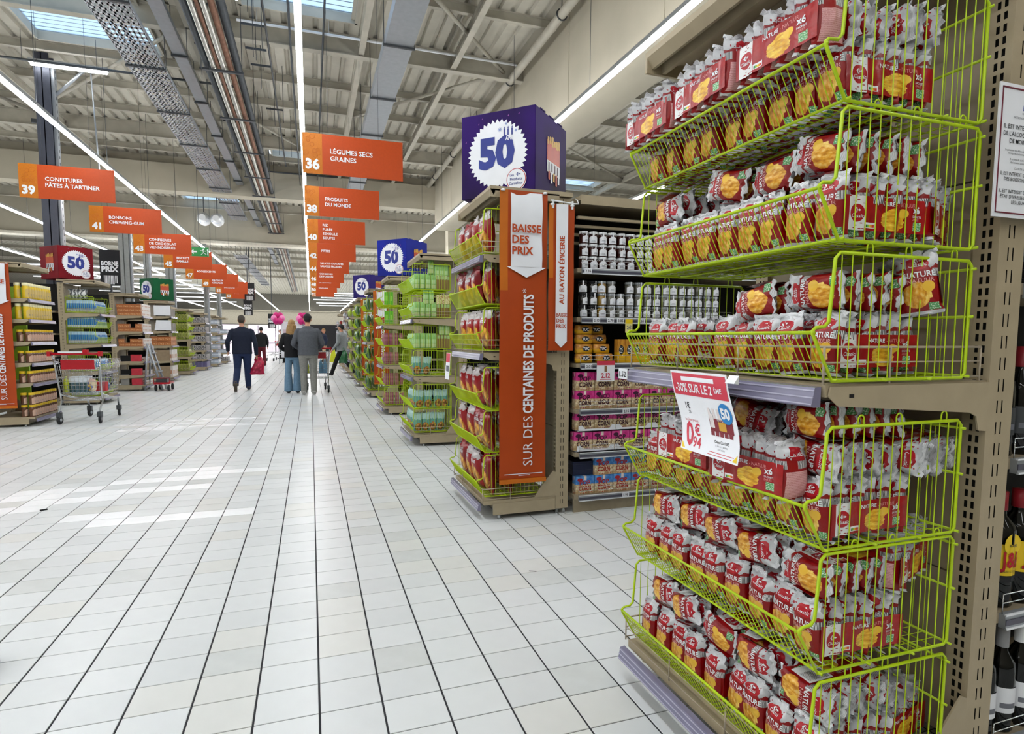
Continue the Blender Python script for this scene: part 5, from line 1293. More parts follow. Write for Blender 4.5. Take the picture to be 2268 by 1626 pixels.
# L2 (LM) blue packs in baskets
end_display('end_display', 'beige slotted end display of blue packs under the red cube', LX, YL[1], True, [.6, 1.1, 1.66], canopy=2.24)
blue_pk = Art('blue_pack_film', .3, coat=.3, bump=.2, bscale=30); blue_pk.u = blue_pk.m_('FRACT', blue_pk.u)
blue_pk = blue_pk.done(blue_pk.mix(blue_pk.gt(blue_pk.v, .72), blue_pk.mix(blue_pk.lt(blue_pk.v, .22), lin('#2f79b8'), lin('#d4dbe0')), lin('#9fc0d8')))
bp = pack_mesh(.05, .06, .21, blue_pk, 'blue_pack')
for z, n in zip((1.68, 1.40, 1.115, .62, .16), ('topmost', 'second', 'third', 'fourth', 'lowest')):
    basket(LX - .02, YL[1], z, True, '%s pale green wire basket of the blue pack display' % n, 'green wire baskets of the blue pack display')
    for i in range(8):
        o = ob('snack_pack', bp, None, (LX - .07 - .05 * i, YL[1] - BW / 2 + .04, z + .01), (0, 0, PI / 2 + R.uniform(-.06, .06))); tag(o, 'blue pack at the near side of the %s basket under the red cube, %s from aisle' % (n, ORD[i]), 'snack', 'blue packs')
    for i in range(9):
        o = ob('snack_pack', bp, None, (LX - .05, YL[1] - BW / 2 + .1 + .075 * i, z + .01), (0, .1, PI)); tag(o, 'blue pack facing the aisle in the %s basket under the red cube, %s from camera' % (n, ORD[i]), 'snack', 'blue packs')
zeb = Art('striped_silver_film', .25, metal=.3); zeb = zeb.done(zeb.mix(zeb.gt(zeb.m_('FRACT', zeb.m_('ADD', zeb.mul(zeb.u, 5.), zeb.mul(zeb.noise(3), 2.))), .5), lin('#d9dcdd'), lin('#6c7175')))
o = ob('striped_bag', bag_mesh(.3, .17, .1, 77, [zeb], crumple=.01), None, (-3.98, YL[1] - .3, 1.93), (0, 0, PI / 2)); tag(o, 'grey and white wavy striped bag above the top blue packs', 'bag')
# L3 orange crates
tan = M('tan_carton', '#927f66', .7, var=.08); org = Art('orange_pack_film', .35); org.u = org.m_('FRACT', org.u); org = org.done(org.mix(org.rect(.08, .92, .2, .62), lin('#a8663c'), org.ramp(org.noise(4), [(.4, lin('#b5713f')), (.6, lin('#d2a377'))])))
red_ctn = M('red_carton', '#c33844', .5); wht_ctn = Art('white_pack_film', .35); wht_ctn = wht_ctn.done(wht_ctn.mix(wht_ctn.rect(.2, .8, .25, .6), lin('#d9d3ce'), wht_ctn.ramp(wht_ctn.noise(5), [(.4, lin('#c09a84')), (.6, lin('#b57a56'))])))
end_display('end_display', 'beige end display of orange packs and red cartons under the green cube', LX, YL[2], True, [.36, .68, 1.02, 1.36, 1.72], canopy=2.2, guard=False)
om = box_mesh(.12, .11, .085, org, name='orange_pack'); wm = box_mesh(.12, .1, .09, wht_ctn, name='white_pack'); rm = box_mesh(.20, .12, .15, red_ctn, name='red_carton')
ny = YL[2] - .42
for lv, (z, nl) in enumerate(((1.72, 3), (1.36, 2), (1.02, 2))):
    for k in range(nl):
        for i in range(5):
            if lv == 2 and i == 2 and k == 1: continue
            if lv == 1 and i == 1 and k == 1: continue
            o = ob('snack_pack', om, None, (LX - .02 - .115 * (i % 4) - .005 * k, ny + .08 + .13 * (i // 4), z + .001 + .087 * k), (0, 0, PI / 2)); tag(o, 'orange pack on the %s shelf under the green cube, layer %s, %s from aisle' % (LN[lv], ORD[k], ORD[i]), 'snack', 'orange packs')
        for i in range(6):
            o = ob('snack_pack', wm, None, (LX + .0, ny + .17 + .125 * i * .98, z + .001 + .092 * k), (0, 0, 0)); tag(o, 'whitish pack facing the aisle on the %s shelf under the green cube, layer %s, %s from camera' % (LN[lv], ORD[k], ORD[i]), 'snack', 'whitish packs')
for lv, z in ((3, .68), (4, .36), (5, .136)):
    o = ob('carton', rm, None, (LX - .10, ny + .07, z + .001), (0, 0, PI / 2)); tag(o, 'red carton at the near side of the %s shelf under the green cube' % LN[lv], 'carton', 'red cartons')
    for i in range(5):
        o = ob('snack_pack', wm, None, (LX + .0, ny + .22 + .125 * i, z + .001), (0, 0, 0)); tag(o, 'whitish pack low on the %s shelf under the green cube, %s from camera' % (LN[lv], ORD[i]), 'snack', 'whitish packs')
    if lv < 5:
        b = MB(); b.box(-.09, -.05, 0, .09, .05, .13); tag(b.obj('carton', black, None, (LX - .32, ny + .09, z + .001)), 'dark carton behind the red one on the %s shelf under the green cube' % LN[lv], 'carton')
for i in range(3):
    o = ob('snack_pack', om, None, (LX - .06 - .05 * i, ny + .07, .303), (0, 0, PI / 2)) if False else None
b = MB(); b.box(-.08, -.004, 0, .08, .004, .24); tag(b.obj('grey_board', M('grey_board_m', '#8d8b86', .6), None, (LX - .33, ny + .02, .136)), 'grey board leaning on the lowest shelf under the green cube', 'panel')
# step ladder and small trolley at its corner
t = thing('step_ladder', 'grey folding step ladder leaning at the orange pack display', 'ladder', (-3.36, 15.75, 0))
for s, (dx, ) in ((-1, (.0,)), (1, (.0,))):
    b = MB(); b.tube([(-.22, s * .16, 1.08), (.06, s * .2, 0)], .024, 6); b.obj('front_rail', steel, t)
    b = MB(); b.tube([(-.22, s * .16, 1.08), (-.3, s * .2, .0)], .02, 6); b.obj('rear_rail', steel, t)
for k in range(4): b = MB(); u = .2 + .2 * k; b.box(.06 - .28 * u - .05, -.18, 1.08 * u - .012, .06 - .28 * u + .05, .18, 1.08 * u + .012); b.obj('step', steel, t)
t = thing('stock_trolley', 'low red and grey stock trolley with dark wheels beside the ladder', 'trolley', (-3.25, 15.5, 0))
b = MB(); b.box(-.16, -.25, .16, .16, .25, .2); b.tube([(-.16, -.25, .18), (-.16, -.25, .3), (.16, -.25, .3), (.16, -.25, .18)], .010, 5); b.box(-.12, -.2, .2, .1, .15, .3, 1); b.obj('frame', [red_pl, steel_d], t)
for x in (-.13, .13):
    for y in (-.2, .2): b = MB(); b.lathe([(0, -.02), (.065, -.02), (.075, 0), (.065, .02), (0, .02)], 12); b.obj('wheel', rubber, t, (x, y, .075), (0, PI / 2, 0))
# L4 white cards, brioche, cartons
end_display('end_display', 'beige end display with two white cards above orange brioche packs', LX, YL[3], True, [.58, 1.0, 1.40, 1.80], canopy=2.2, guard=False)
ny = YL[3] - .42
for i, z in enumerate((1.83, 1.43)):
    b = MB(); b.prism([(-.2, .0), (.2, 0), (.2, .27), (-.2 + .05 * i, .27)], -.006, .006, 'y'); tag(b.obj('white_card', white_p, None, (LX - .12, ny - .012, z - .01)), '%s blank white card on the brioche display' % ('upper' if i == 0 else 'lower'), 'sign')
    for k in range(4): b = MB(); b.box(-.05, -.08, 0, .05, .08, .22); tag(b.obj('grey_pack', M('grey_pack_m%d%d' % (i, k), '#77726a', .5), None, (LX - .02, ny + .2 + .18 * k, z - .029)), 'dull grey pack beside the %s white card, %s from camera' % ('upper' if i == 0 else 'lower', ORD[k]), 'snack')
brm = box_mesh(.17, .14, .12, org, name='brioche_pack')
for k in range(2):
    for i in range(3):
        o = ob('brioche_pack', brm, None, (LX - .03 - .16 * i, ny + .1, 1.001 + .125 * k), (0, 0, PI / 2)); tag(o, 'orange brioche pack, %s layer, %s from aisle' % (['lower', 'upper'][k], ORD[i]), 'snack', 'brioche packs')
    for i in range(3):
        o = ob('brioche_pack', brm, None, (LX - .02, ny + .3 + .18 * i, 1.001 + .125 * k)); tag(o, 'orange brioche pack facing the aisle, %s layer, %s from camera' % (['lower', 'upper'][k], ORD[i]), 'snack', 'brioche packs')
for k, z in enumerate((.58, .136)):
    b = MB(); b.box(-.2, -.1, 0, .2, .1, .30); tag(b.obj('carton', tan, None, (LX - .2, ny + .12, z + .001)), '%s brown carton on the brioche display' % ('upper' if k == 0 else 'lower'), 'carton')
    for i in range(4): b = MB(); b.ubox(-.05, -.075, 0, .05, .075, .30); tag(b.obj('striped_pack', wht_ctn, None, (LX + .01, ny + .16 + .165 * i, z + .001)), 'pale striped pack beside the %s brown carton, %s from camera' % ('upper' if k == 0 else 'lower', ORD[i]), 'snack')
# L5 olive packs in baskets, L6 purple cases, L7 water
olive_pk = Art('olive_pack', .4); olive_pk.u = olive_pk.m_('FRACT', olive_pk.u); olive_pk = olive_pk.done(olive_pk.mix(olive_pk.gt(olive_pk.noise(5), .52), lin('#6f7434'), lin('#a9a463')))
opk = pack_mesh(.085, .05, .2, olive_pk, 'olive_pack')
end_display('end_display', 'beige end display of olive green packs in lime baskets', LX, YL[4], True, [.6, 1.15], canopy=2.1)
for z, n in zip((1.75, 1.46, 1.17, .62, .165), ('topmost', 'second', 'third', 'fourth', 'lowest')):
    basket(LX - .02, YL[4], z, True, '%s lime wire basket of the olive pack display' % n, 'lime baskets of the olive pack display')
    for i in range(4):
        o = ob('snack_pack', opk, None, (LX - .07 - .09 * i, YL[4] - BW / 2 + .04, z + .01), (0, 0, PI / 2)); tag(o, 'olive pack at the near side of the %s lime basket, %s from aisle' % (n, ORD[i]), 'snack', 'olive packs')
    for i in range(6):
        o = ob('snack_pack', opk, None, (LX - .05, YL[4] - BW / 2 + .13 + .1 * i, z + .01), (0, .1, PI)); tag(o, 'olive pack facing the aisle in the %s lime basket, %s from camera' % (n, ORD[i]), 'snack', 'olive packs')
pur = Art('purple_case', .4); pur = pur.done(pur.mix(pur.gt(pur.m_('FRACT', pur.mul(pur.u, 8.)), .5), lin('#4a4466'), lin('#77729a')))
wat = Art('water_pack_film', .2, coat=.4); wat.u = wat.m_('FRACT', wat.mul(wat.u, 4.)); wat = wat.done(wat.mix(wat.gt(wat.v, .8), wat.mix(wat.rect(.2, .8, .35, .6), lin('#aeb9c6'), lin('#dfe6ee')), lin('#9aa0aa')))
gry = Art('grey_pack_film', .4); gry = gry.done(gry.ramp(gry.noise(5), [(.4, lin('#3b3a40')), (.6, lin('#b9b6b4'))]))
def far_display(Y, label, mats, tops, word, nsh):
    end_display('end_display', label, LX, Y, True, nsh, canopy=2.1, guard=False); ny = Y - .42
    for lv, z in enumerate([.135] + nsh):
        m = mats[0] if lv == 0 else mats[1]; bm = box_mesh(.2, .13, .19 if lv else .2, m, name=word)
        for i in range(3):
            o = ob(word, bm, None, (LX - .05 - .14 * i, ny + .11, z + .001), (0, 0, PI / 2)); tag(o, '%s at the near side of level %s on the %s, %s from aisle' % (word.replace('_', ' '), ORD[lv], tops, ORD[i]), 'pack', word.replace('_', ' ') + 's, ' + tops)
            o = ob(word, bm, None, (LX - .02, ny + .33 + .21 * i * .95, z + .001)); tag(o, '%s facing the aisle on level %s of the %s, %s from camera' % (word.replace('_', ' '), ORD[lv], tops, ORD[i]), 'pack', word.replace('_', ' ') + 's, ' + tops)
far_display(YL[5], 'beige end display with purple cases on its lowest level', (pur, gry), 'purple case display', 'grey_pack', [.42, .75, 1.08, 1.42, 1.76])
far_display(YL[6], 'beige end display of shrink-wrapped water packs', (wat, wat), 'water display', 'water_pack', [.42, .75, 1.08, 1.42, 1.76])
far_display(YL[7], 'furthest beige end display on the jar side of the aisle', (gry, wat), 'furthest jar-side display', 'grey_pack', [.5, .95, 1.4])
for k in range(7):
    Y = YL[k]
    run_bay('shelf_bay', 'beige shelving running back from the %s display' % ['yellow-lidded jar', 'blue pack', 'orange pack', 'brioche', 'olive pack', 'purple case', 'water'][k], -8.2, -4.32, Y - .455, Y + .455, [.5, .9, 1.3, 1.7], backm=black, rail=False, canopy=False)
# the sliver of run beyond the jars: shelf stock in the next aisle
# ================================================================== trolleys
def trolley(x, y, yaw, label, full):
    t = thing('shopping_trolley', label, 'shopping trolley', (x, y, 0), (0, 0, yaw))
    # local: handle at -y, nose at +y
    hb, ht, hn = .20, .285, .20
    def P(u, v, s):    # side panel point: u 0 rear..1 nose, v 0 bottom..1 top
        w0 = (.235 + .05 * v) * (1 - .22 * u); return (s * w0, -.36 + .86 * u - .05 * v * (1 - u) + .05 * v * u, .44 + .06 * (1 - u) * 0 + .49 * v - .03 * u * v)
    b = MB(); nv, nu = 9, 15
    for s in (-1, 1):
        for j in range(nv + 1): b.tube([P(u / 6, j / nv, s) for u in range(7)], .0024 if j not in (0, nv) else .0055, 4)
        for i in range(nu + 1): b.tube([P(i / nu, v / 3, s) for v in range(4)], .0022 if 0 < i < nu else .004, 4)
    stuff(b.obj('side_grid', chrome, t))
    b = MB()
    for j in range(nv + 1): b.tube([P(1, j / nv, -1), P(1, j / nv, 1)], .0024 if j < nv else .0055, 4); b.tube([P(0, j / nv, -1), P(0, j / nv, 1)], .0024 if j < nv else .0055, 4)
    for k in range(1, 10):
        for u in (0, 1): b.tube([tuple(Vector(P(u, 0, -1)).lerp(Vector(P(u, 0, 1)), k / 10)), tuple(Vector(P(u, 1, -1)).lerp(Vector(P(u, 1, 1)), k / 10))], .0022, 4)
    stuff(b.obj('end_grid', chrome, t))
    b = MB()
    for k in range(11): b.tube([tuple(Vector(P(0, 0, -1)).lerp(Vector(P(0, 0, 1)), k / 10)), tuple(Vector(P(1, 0, -1)).lerp(Vector(P(1, 0, 1)), k / 10))], .0024, 4)
    for u in range(9): b.tube([P(u / 8, 0, -1), P(u / 8, 0, 1)], .0024, 4)
    stuff(b.obj('floor_grid', chrome, t))
    for s in (-1, 1):
        b = MB(); b.tube([(s * .29, -.45, 1.0), (s * .285, -.40, .93), (s * .255, -.33, .42), (s * .26, -.30, .33), (s * .25, -.42, .17)], .0125, 7); b.tube([(s * .255, -.33, .42), (s * .24, .1, .33), (s * .21, .42, .30), (s * .2, .46, .17)], .0125, 7); b.obj('frame', chrome, t)
    b = MB(); b.tube([(-.25, -.30, .33), (.25, -.30, .33)], .009, 6); b.tube([(-.23, .1, .33), (.23, .1, .33)], .009, 6)
    for k in range(5): b.tube([(-.16 + .08 * k, -.30, .33), (-.13 + .065 * k, .4, .3)], .004, 4)
    b.obj('lower_rack', chrome, t)
    b = MB(); b.tube([(-.31, -.45, 1.0), (.31, -.45, 1.0)], .018, 8); b.box(-.325, -.49, .97, -.29, -.41, 1.035); b.box(.29, -.49, .97, .325, -.41, 1.035); b.obj('handle', red_pl, t)
    b = MB(); b.box(.1, -.48, 1.0, .16, -.42, 1.06); b.obj('coin_lock', red_pl, t)
    b = MB(); b.box(-.2, -.47, 1.015, .1, -.40, 1.035); b.obj('handle_tray', white_g, t)
    b = MB(); b.prism([(-.40, .78), (-.385, .78), (-.395, .915), (-.41, .915)], -.2, .21, 'x'); b.obj('child_seat_flap', red_pl, t)
    for s in (-1, 1):
        for yy, r in ((-.42, .0625), (.46, .0625)):
            b = MB(); b.lathe([(0, -.016), (r * .85, -.016), (r, -.008), (r, .008), (r * .85, .016), (0, .016)], 16); w = b.obj('wheel', rubber, t, (s * (.25 if yy < 0 else .2), yy + .02, r), (0, PI / 2, .15 * s))
            q = MB(); q.lathe([(0, -.018), (.025, -.018), (.025, .018), (0, .018)], 10); q.obj('hub', steel, w)
            q = MB(); q.box(-.028, -.03, .06, .028, .03, .135); q.obj('fork', steel_d, t, (s * (.25 if yy < 0 else .2), yy + .01, .035))
    return t
trolley(-3.12, 10.27, -.06, 'chrome shopping trolley with red handle parked by the jar display', True)
def goods(tx, ty, yaw, items):
    for it in items:
        nm, mesh, (x, y, z), rz, lab, cat = it; c, s = math.cos(yaw), math.sin(yaw)
        tag(ob(nm, mesh, None, (tx + x * c - y * s, ty + x * s + y * c, z), (0, 0, yaw + rz)), lab, cat)
a_ = Art('milk_pack_film', .25, coat=.3); b1 = box_mesh(.24, .16, .22, a_.done(a_.mix(a_.gt(a_.v, .62), a_.mix(a_.gt(a_.m_('FRACT', a_.mul(a_.u, 4.)), .5), lin('#2f4a4a'), lin('#47606a')), lin('#dfe7ee'))), name='milk_pack')
yb = bag_mesh(.16, .19, .11, 91, [plain_bag_art('yellow_produce_film', '#d9c9a6', '#d7b9a8', ('#e8d23c', '#d7b02a', '#3f58a8'), lo=.1, hi=.7, split=.75)], crumple=.01)
rb = box_mesh(.14, .1, .13, M('red_small_box', '#b51f28', .4), name='red_box')
bt = MB(); bt.lathe([(0, 0), (.035, 0), (.036, .15), (.015, .2), (.015, .23), (0, .23)], 12); bt = bt.mesh('bottle', [M('yellow_green_bottle', '#a8b02c', .2, coat=.5)])
ca = MB(); ca.lathe([(0, 0), (.04, 0), (.04, .11), (0, .11)], 12); ca = ca.mesh('tin', [M('dark_tin', '#39404c', .3)])
goods(-3.12, 10.27, -.06, [('milk_pack', b1, (-.06, -.16, .446), PI / 2, 'white-topped shrink pack of dark cartons in the parked trolley', 'pack'), ('produce_bag', yb, (.09, -.2, .446), .9, 'yellow and white bag in the parked trolley', 'bag'), ('red_box', rb, (.17, -.08, .446), PI / 2, 'small red box in the parked trolley', 'box'),
                            ('bottle', bt, (-.2, -.27, .446), 0, 'yellow-green bottle in the corner of the parked trolley', 'bottle'), ('tin', ca, (.15, .14, .446), 0, 'dark tin near the nose of the parked trolley', 'tin'), ('tin', ca, (.05, .18, .446), 0, 'second dark tin further inside the parked trolley', 'tin')])
trolley(.1, 14.15, .0, 'chrome shopping trolley pushed by the couple', True)
wb = MB()
for i in range(2):
    for j in range(3): wb.lathe([(0, 0), (.042, 0), (.044, .02), (.041, .1), (.044, .2), (.018, .27), (.016, .3), (0, .3)], 10, (i * .088, j * .088))
wb = wb.mesh('water_bottle_pack', [M('pale_blue_plastic', '#6fa3c4', .12, coat=.6)])
goods(.1, 14.15, 0, [('water_bottle_pack', wb, (.1, -.28, .446), 0, 'blue water bottle pack in the trolley of the couple', 'bottles'), ('red_box', rb, (.13, .1, .446), .3, 'red box deeper in the trolley of the couple', 'box'), ('bottle', bt, (-.18, -.25, .446), 0, 'yellow-green bottle in the trolley of the couple', 'bottle')])
trolley(-1.75, 33.0, 2.6, 'distant shopping trolley standing behind the man in navy', False)

# ================================================================== people
from mathutils.kdtree import KDTree
def slump(me, top=.5, h=.4):
    for v in me.vertices:
        q = max(0., min(1., v.co.z / h)); k = 1.12 - (1.12 - top) * q ** 1.6
        v.co.y = v.co.y * k + .03 * math.sin(5 * q + 1); v.co.x *= 1.1 - .5 * q
    return me
def resample(P, step=.03):
    out = []
    for (a, ra), (c, rc) in zip(P, P[1:]):
        a, c = Vector(a), Vector(c); n = max(1, int((c - a).length / step))
        for k in range(n): t_ = k / n; out.append((a.lerp(c, t_), ra + (rc - ra) * t_))
    out.append((Vector(P[-1][0]), P[-1][1])); return out
class Body:
    def __init__(s): s.b = MB(); s.tags = []
    def limb(s, P, m, n=10, step=.03):
        Q = resample(P, step); k0 = len(s.b.v)
        s.b.tube([q[0] for q in Q], [q[1] for q in Q], n); s.tags += [m] * (len(s.b.v) - k0)
    def rings(s, L, m, n=48):
        """L: (z, cx, cy, rx, ry)"""
        k0 = len(s.b.v); M_ = []
        for a, c in zip(L, L[1:]):
            k = max(1, int(abs(c[0] - a[0]) / .03))
            for i in range(k): t_ = i / k; M_.append(tuple(a[j] + (c[j] - a[j]) * t_ for j in range(5)))
        M_.append(L[-1]); vs = []
        for z, cx, cy, rx, ry in M_:
            for k in range(n): a = 2 * PI * k / n; e = .85; vs.append((cx + rx * math.copysign(abs(math.cos(a)) ** e, math.cos(a)), cy + ry * math.copysign(abs(math.sin(a)) ** e, math.sin(a)), z))
        fs = [(i * n + k, i * n + (k + 1) % n, (i + 1) * n + (k + 1) % n, (i + 1) * n + k) for i in range(len(M_) - 1) for k in range(n)]
        fs += [tuple(range(n - 1, -1, -1)), tuple((len(M_) - 1) * n + k for k in range(n))]
        s.b.add(vs, fs); s.tags += [m] * (len(s.b.v) - k0)
    def ball(s, c, r, m, n=14):
        L = [(c[2] + r[2] * math.sin(t_), c[0], c[1], max(.002, r[0] * math.cos(t_)), max(.002, r[1] * math.cos(t_))) for t_ in np.linspace(-PI / 2, PI / 2, 12)]; s.rings(L, m, n)
    def bake(s, name, mats, vox, parent):
        me = s.b.mesh('body_source', [mats[0]]); o = bpy.data.objects.new('body_source', me); COL.objects.link(o)
        r = o.modifiers.new('r', 'REMESH'); r.mode = 'VOXEL'; r.voxel_size = vox
        q = o.modifiers.new('s', 'SMOOTH'); q.factor = .5; q.iterations = 2
        dg = bpy.context.evaluated_depsgraph_get(); ev = o.evaluated_get(dg); out = bpy.data.meshes.new_from_object(ev)
        kd = KDTree(len(s.b.v))
        for i, v in enumerate(s.b.v): kd.insert(v, i)
        kd.balance()
        out.materials.clear()
        for m in mats: out.materials.append(m)
        for p in out.polygons: p.material_index = s.tags[kd.find(p.center)[1]]; p.use_smooth = True
        bpy.data.objects.remove(o); out.name = name
        return ob(name, out, parent)
def cloth(name, hexc, var=.12, sc=30): return M(name, hexc, .85, var=var, scale=sc, bump=.15, bscale=40)
def hand(B, w, d, m, k=1.0, side=1, curl=.6):
    """palm, four fingers and a thumb hanging from the wrist w along direction d (downwards)"""
    w = Vector(w); d = Vector(d).normalized(); f = Vector((0, 1, 0)); f = (f - d * f.dot(d)).normalized(); sd = d.cross(f)
    B.limb([(w, .022 * k), (w + d * .05, .026 * k), (w + d * .085, .024 * k)], m, 8, .015)
    for i, ln in enumerate((.070, .078, .072, .056)):
        o = w + d * .08 + f * ((i - 1.5) * .019 * k) * -1
        B.limb([(o, .0095 * k), (o + d * ln * .5 + sd * side * .008, .009 * k), (o + d * ln * (1 - curl * .35) + sd * side * .035 * curl, .0075 * k)], m, 6, .012)
    o = w + d * .03 + f * .022; B.limb([(o, .011 * k), (o + d * .035 + f * .018, .010 * k), (o + d * .062 + f * .016 + sd * side * .012, .008 * k)], m, 6, .012)
def person(label, loc, yaw, top, pants, shoe, hairc, s=1.0, vox=.011, pose=None, hair='short', wide=False, jacket=True, thin=1.0, cap=False, top2=None, detail=True):
    p = dict(lk=(-.10, .02, .50), rk=(.10, .02, .50), la=(-.10, -.02, .085), ra=(.10, -.02, .085), lh=(-.27, .10, .86), rh=(.27, .10, .86), le=(-.26, -.04, 1.12), re=(.26, -.04, 1.12), lean=0., head=0., toeL=0., toeR=0.)
    p.update(pose or {})
    t = thing('person', label, 'person', loc, (0, 0, yaw)); t.scale = (s, s, s)
    B = Body(); SK, TP, PT, SH = 0, 1, 2, 3; le = p['lean']; th = thin
    for sd, k, a, toe in ((-1, 'lk', 'la', p['toeL']), (1, 'rk', 'ra', p['toeR'])):
        K, A = p[k], p[a]; w1, w2, w3 = (.090, .070, .063) if not wide else (.092, .088, .098)
        B.limb([((sd * .085 * th, 0, .90), .096 * th), ((sd * .09 * th, .0, .82), .092 * th), (K, w1 * .82), ((K[0] * .6 + A[0] * .4, K[1] * .6 + A[1] * .4, K[2] * .6 + A[2] * .4), w2 * 1.05), ((A[0], A[1], A[2] + .02), w3), ((A[0], A[1] - .0, A[2] - .035), w3 * 1.02)], PT, 12)
        c, sn = math.cos(toe), math.sin(toe)
        def F(y, z): return (A[0] * 1.05, A[1] + y * c - z * sn, A[2] + y * sn + z * c)
        B.limb([(F(-.055, -.045), .034), (F(0, -.042), .041), (F(.08, -.05), .04), (F(.16, -.056), .034), (F(.19, -.058), .024)], SH, 10, .02)
    hem = .86 if jacket else .93; jx = 1.10 if jacket else 1.04
    B.rings([(.80, 0, 0, .16 * th, .10), (hem - .01, 0, -.005, .174 * th, .116), (hem + .03, 0, -.003, .15 * th, .10)], PT)
    B.rings([(hem, 0, -.003, .176 * th * jx, .125 * jx), (1.0, 0, le * .15, .172 * th * jx, .118 * jx), (1.15, 0, le * .4, .172 * th * jx, .115 * jx), (1.28, 0, le * .65, .186 * th * jx, .12 * jx), (1.37, 0, le * .85, .178 * th * jx, .112 * jx), (1.425, 0, le * .95, .14 * th * jx, .09), (1.465, 0, le, .095, .075), (1.485, 0, le, .06, .062)], TP)
    hy = le + p['head']
    B.limb([((0, le - .005, 1.44), .056), ((0, hy, 1.53), .052), ((0, hy + .01, 1.58), .054)], SK, 12)
    hc = (0, hy + .022, 1.635); B.ball(hc, (.074, .094, .112), SK, 18); B.ball((0, hy + .05, 1.575), (.05, .055, .045), SK)
    B.limb([((0, hy + .108, 1.645), .009), ((0, hy + .128, 1.615), .013), ((0, hy + .112, 1.605), .010)], SK, 6, .01)
    for sd in (-1, 1): B.ball((sd * .077, hy + .015, 1.63), (.011, .02, .03), SK, 8)
    for sd, e, h in ((-1, 'le', 'lh'), (1, 're', 'rh')):
        E_, H_ = Vector(p[e]), Vector(p[h]); sh = Vector((sd * .178 * th, le * .9, 1.375)); ax = 1.12 if jacket else 1.0; B.ball(sh - Vector((sd * .012, 0, .008)), (.07 * ax, .07 * ax, .066 * ax), TP)
        B.limb([(sh, .066 * ax), (sh.lerp(E_, .35), .058 * ax), (E_, .048 * ax), (E_.lerp(H_, .5), .044 * ax), (H_, .036 * ax)], TP, 12)
        hand(B, H_ + (H_ - E_).normalized() * .0, (H_ - E_), SK, 1.0, sd)
    body = B.bake('body', [skin_m, top, pants, shoe], vox, t)
    hb = Body()
    if hair == 'long':
        hb.ball((0, hy + .008, 1.655), (.086, .104, .108), 0, 16); hb.rings([(1.30, .03, hy - .085, .05, .02), (1.36, .02, hy - .09, .085, .03), (1.46, .0, hy - .07, .095, .05), (1.56, 0, hy - .04, .09, .07), (1.64, 0, hy - .02, .085, .085)], 0)
        rr = random.Random(5)
        for k in range(22):
            a = -1.25 + k * .119; q = rr.uniform(.9, 1.25); wv = rr.uniform(0, 6)
            hb.limb([(((.088 + .012 * math.sin(wv + 9 * u)) * math.sin(a) * (1 + .35 * u * q), hy - .03 - (.06 + .03 * u) * math.cos(a) + .012 * math.cos(wv + 8 * u), 1.62 - .36 * u * q), .024 - .014 * u) for u in (0, .15, .3, .45, .6, .75, .9, 1.0)], 0, 6)
    else:
        hb.ball((0, hy + .008, 1.668), (.081, .097, .092 if not cap else .098), 0, 16); hb.rings([(1.575, 0, hy - .045, .05, .035), (1.63, 0, hy - .03, .074, .066), (1.68, 0, hy - .0, .078, .09)], 0)
        if cap: hb.rings([(1.66, 0, hy + .02, .085, .105), (1.685, 0, hy + .02, .089, .109), (1.70, 0, hy + .015, .085, .10)], 0)
    hm = hb.bake('hair', [hairc], max(vox, .009), t)
    if detail:
        for sd in (-1, 1):
            q = MB(); q.lathe([(0, -.009), (.007, -.005), (.009, 0), (.007, .005), (0, .009)], 8); q.obj('eye', white_g, t, (sd * .031, hy + .104, 1.652))
        q = MB(); q.box(-.022, hy + .103, 1.578, .022, hy + .109, 1.585); q.obj('mouth', M('lip_tone', '#8d5048', .5), t)
    return t
navy = cloth('navy_padded_jacket', '#161d2f'); jeans_d = cloth('dark_blue_jeans', '#1d2a4a'); shoe_b = M('brown_shoe', '#4b4238', .6); blk_c = cloth('black_jacket_cloth', '#17171a'); jeans_l = cloth('light_blue_jeans', '#6b8aa3'); grey_k = cloth('grey_knit', '#53565c'); grey_tr = cloth('pale_grey_trousers', '#85847f'); shoe_w = M('light_shoe', '#a7a4a0', .6)
hair_g = M('greying_hair', '#3b342d', .7, var=.3, scale=80); hair_b = M('blonde_hair', '#9c7a4c', .6, var=.3, scale=60); hair_k = M('black_hair', '#100f10', .6, var=.3, scale=60)
person('person in a navy padded jacket and dark jeans walking away with a pink bag', (-1.52, 15.0, 0), .03, navy, jeans_d, shoe_b, hair_g, 1.0, .009,
       dict(lk=(-.11, -.03, .50), la=(-.13, -.36, .17), toeL=-1.05, rk=(.10, .05, .50), ra=(.105, .10, .085), lh=(-.31, .12, .92), le=(-.30, -.06, 1.13), rh=(.30, .03, .82), re=(.29, -.06, 1.10), lean=.03, head=.02), thin=1.12)
t = thing('carrier_bag', 'crumpled bright pink-red carrier bag in the hand of the navy-jacketed person', 'bag', (-1.20, 15.06, .36))
o = ob('bag', slump(bag_mesh(.31, .42, .2, 71, [plain_bag_art('pink_carrier_film', '#b8123f', '#c41f52', ('#d9486f', '#b0103c', '#8c0c2e'), lo=.1, hi=.7, split=.95)], crumple=.024)), t, (0, 0, 0), (0, .1, PI / 2)); 
b = MB(); b.tube([(-.06, 0, .36), (-.03, 0, .44), (-.005, 0, .46)], .008, 5); b.tube([(.05, 0, .36), (.03, 0, .44), (-.005, 0, .46)], .008, 5); b.obj('bag_handle', red_pl, t)
person('person with long blonde hair, black jacket and wide pale jeans standing beside a trolley', (-.40, 13.95, 0), -.12, blk_c, jeans_l, black, hair_b, .93, .009, dict(lh=(-.20, .16, 1.02), rh=(.23, .18, 1.0), head=.02), 'long', True, True, .92)
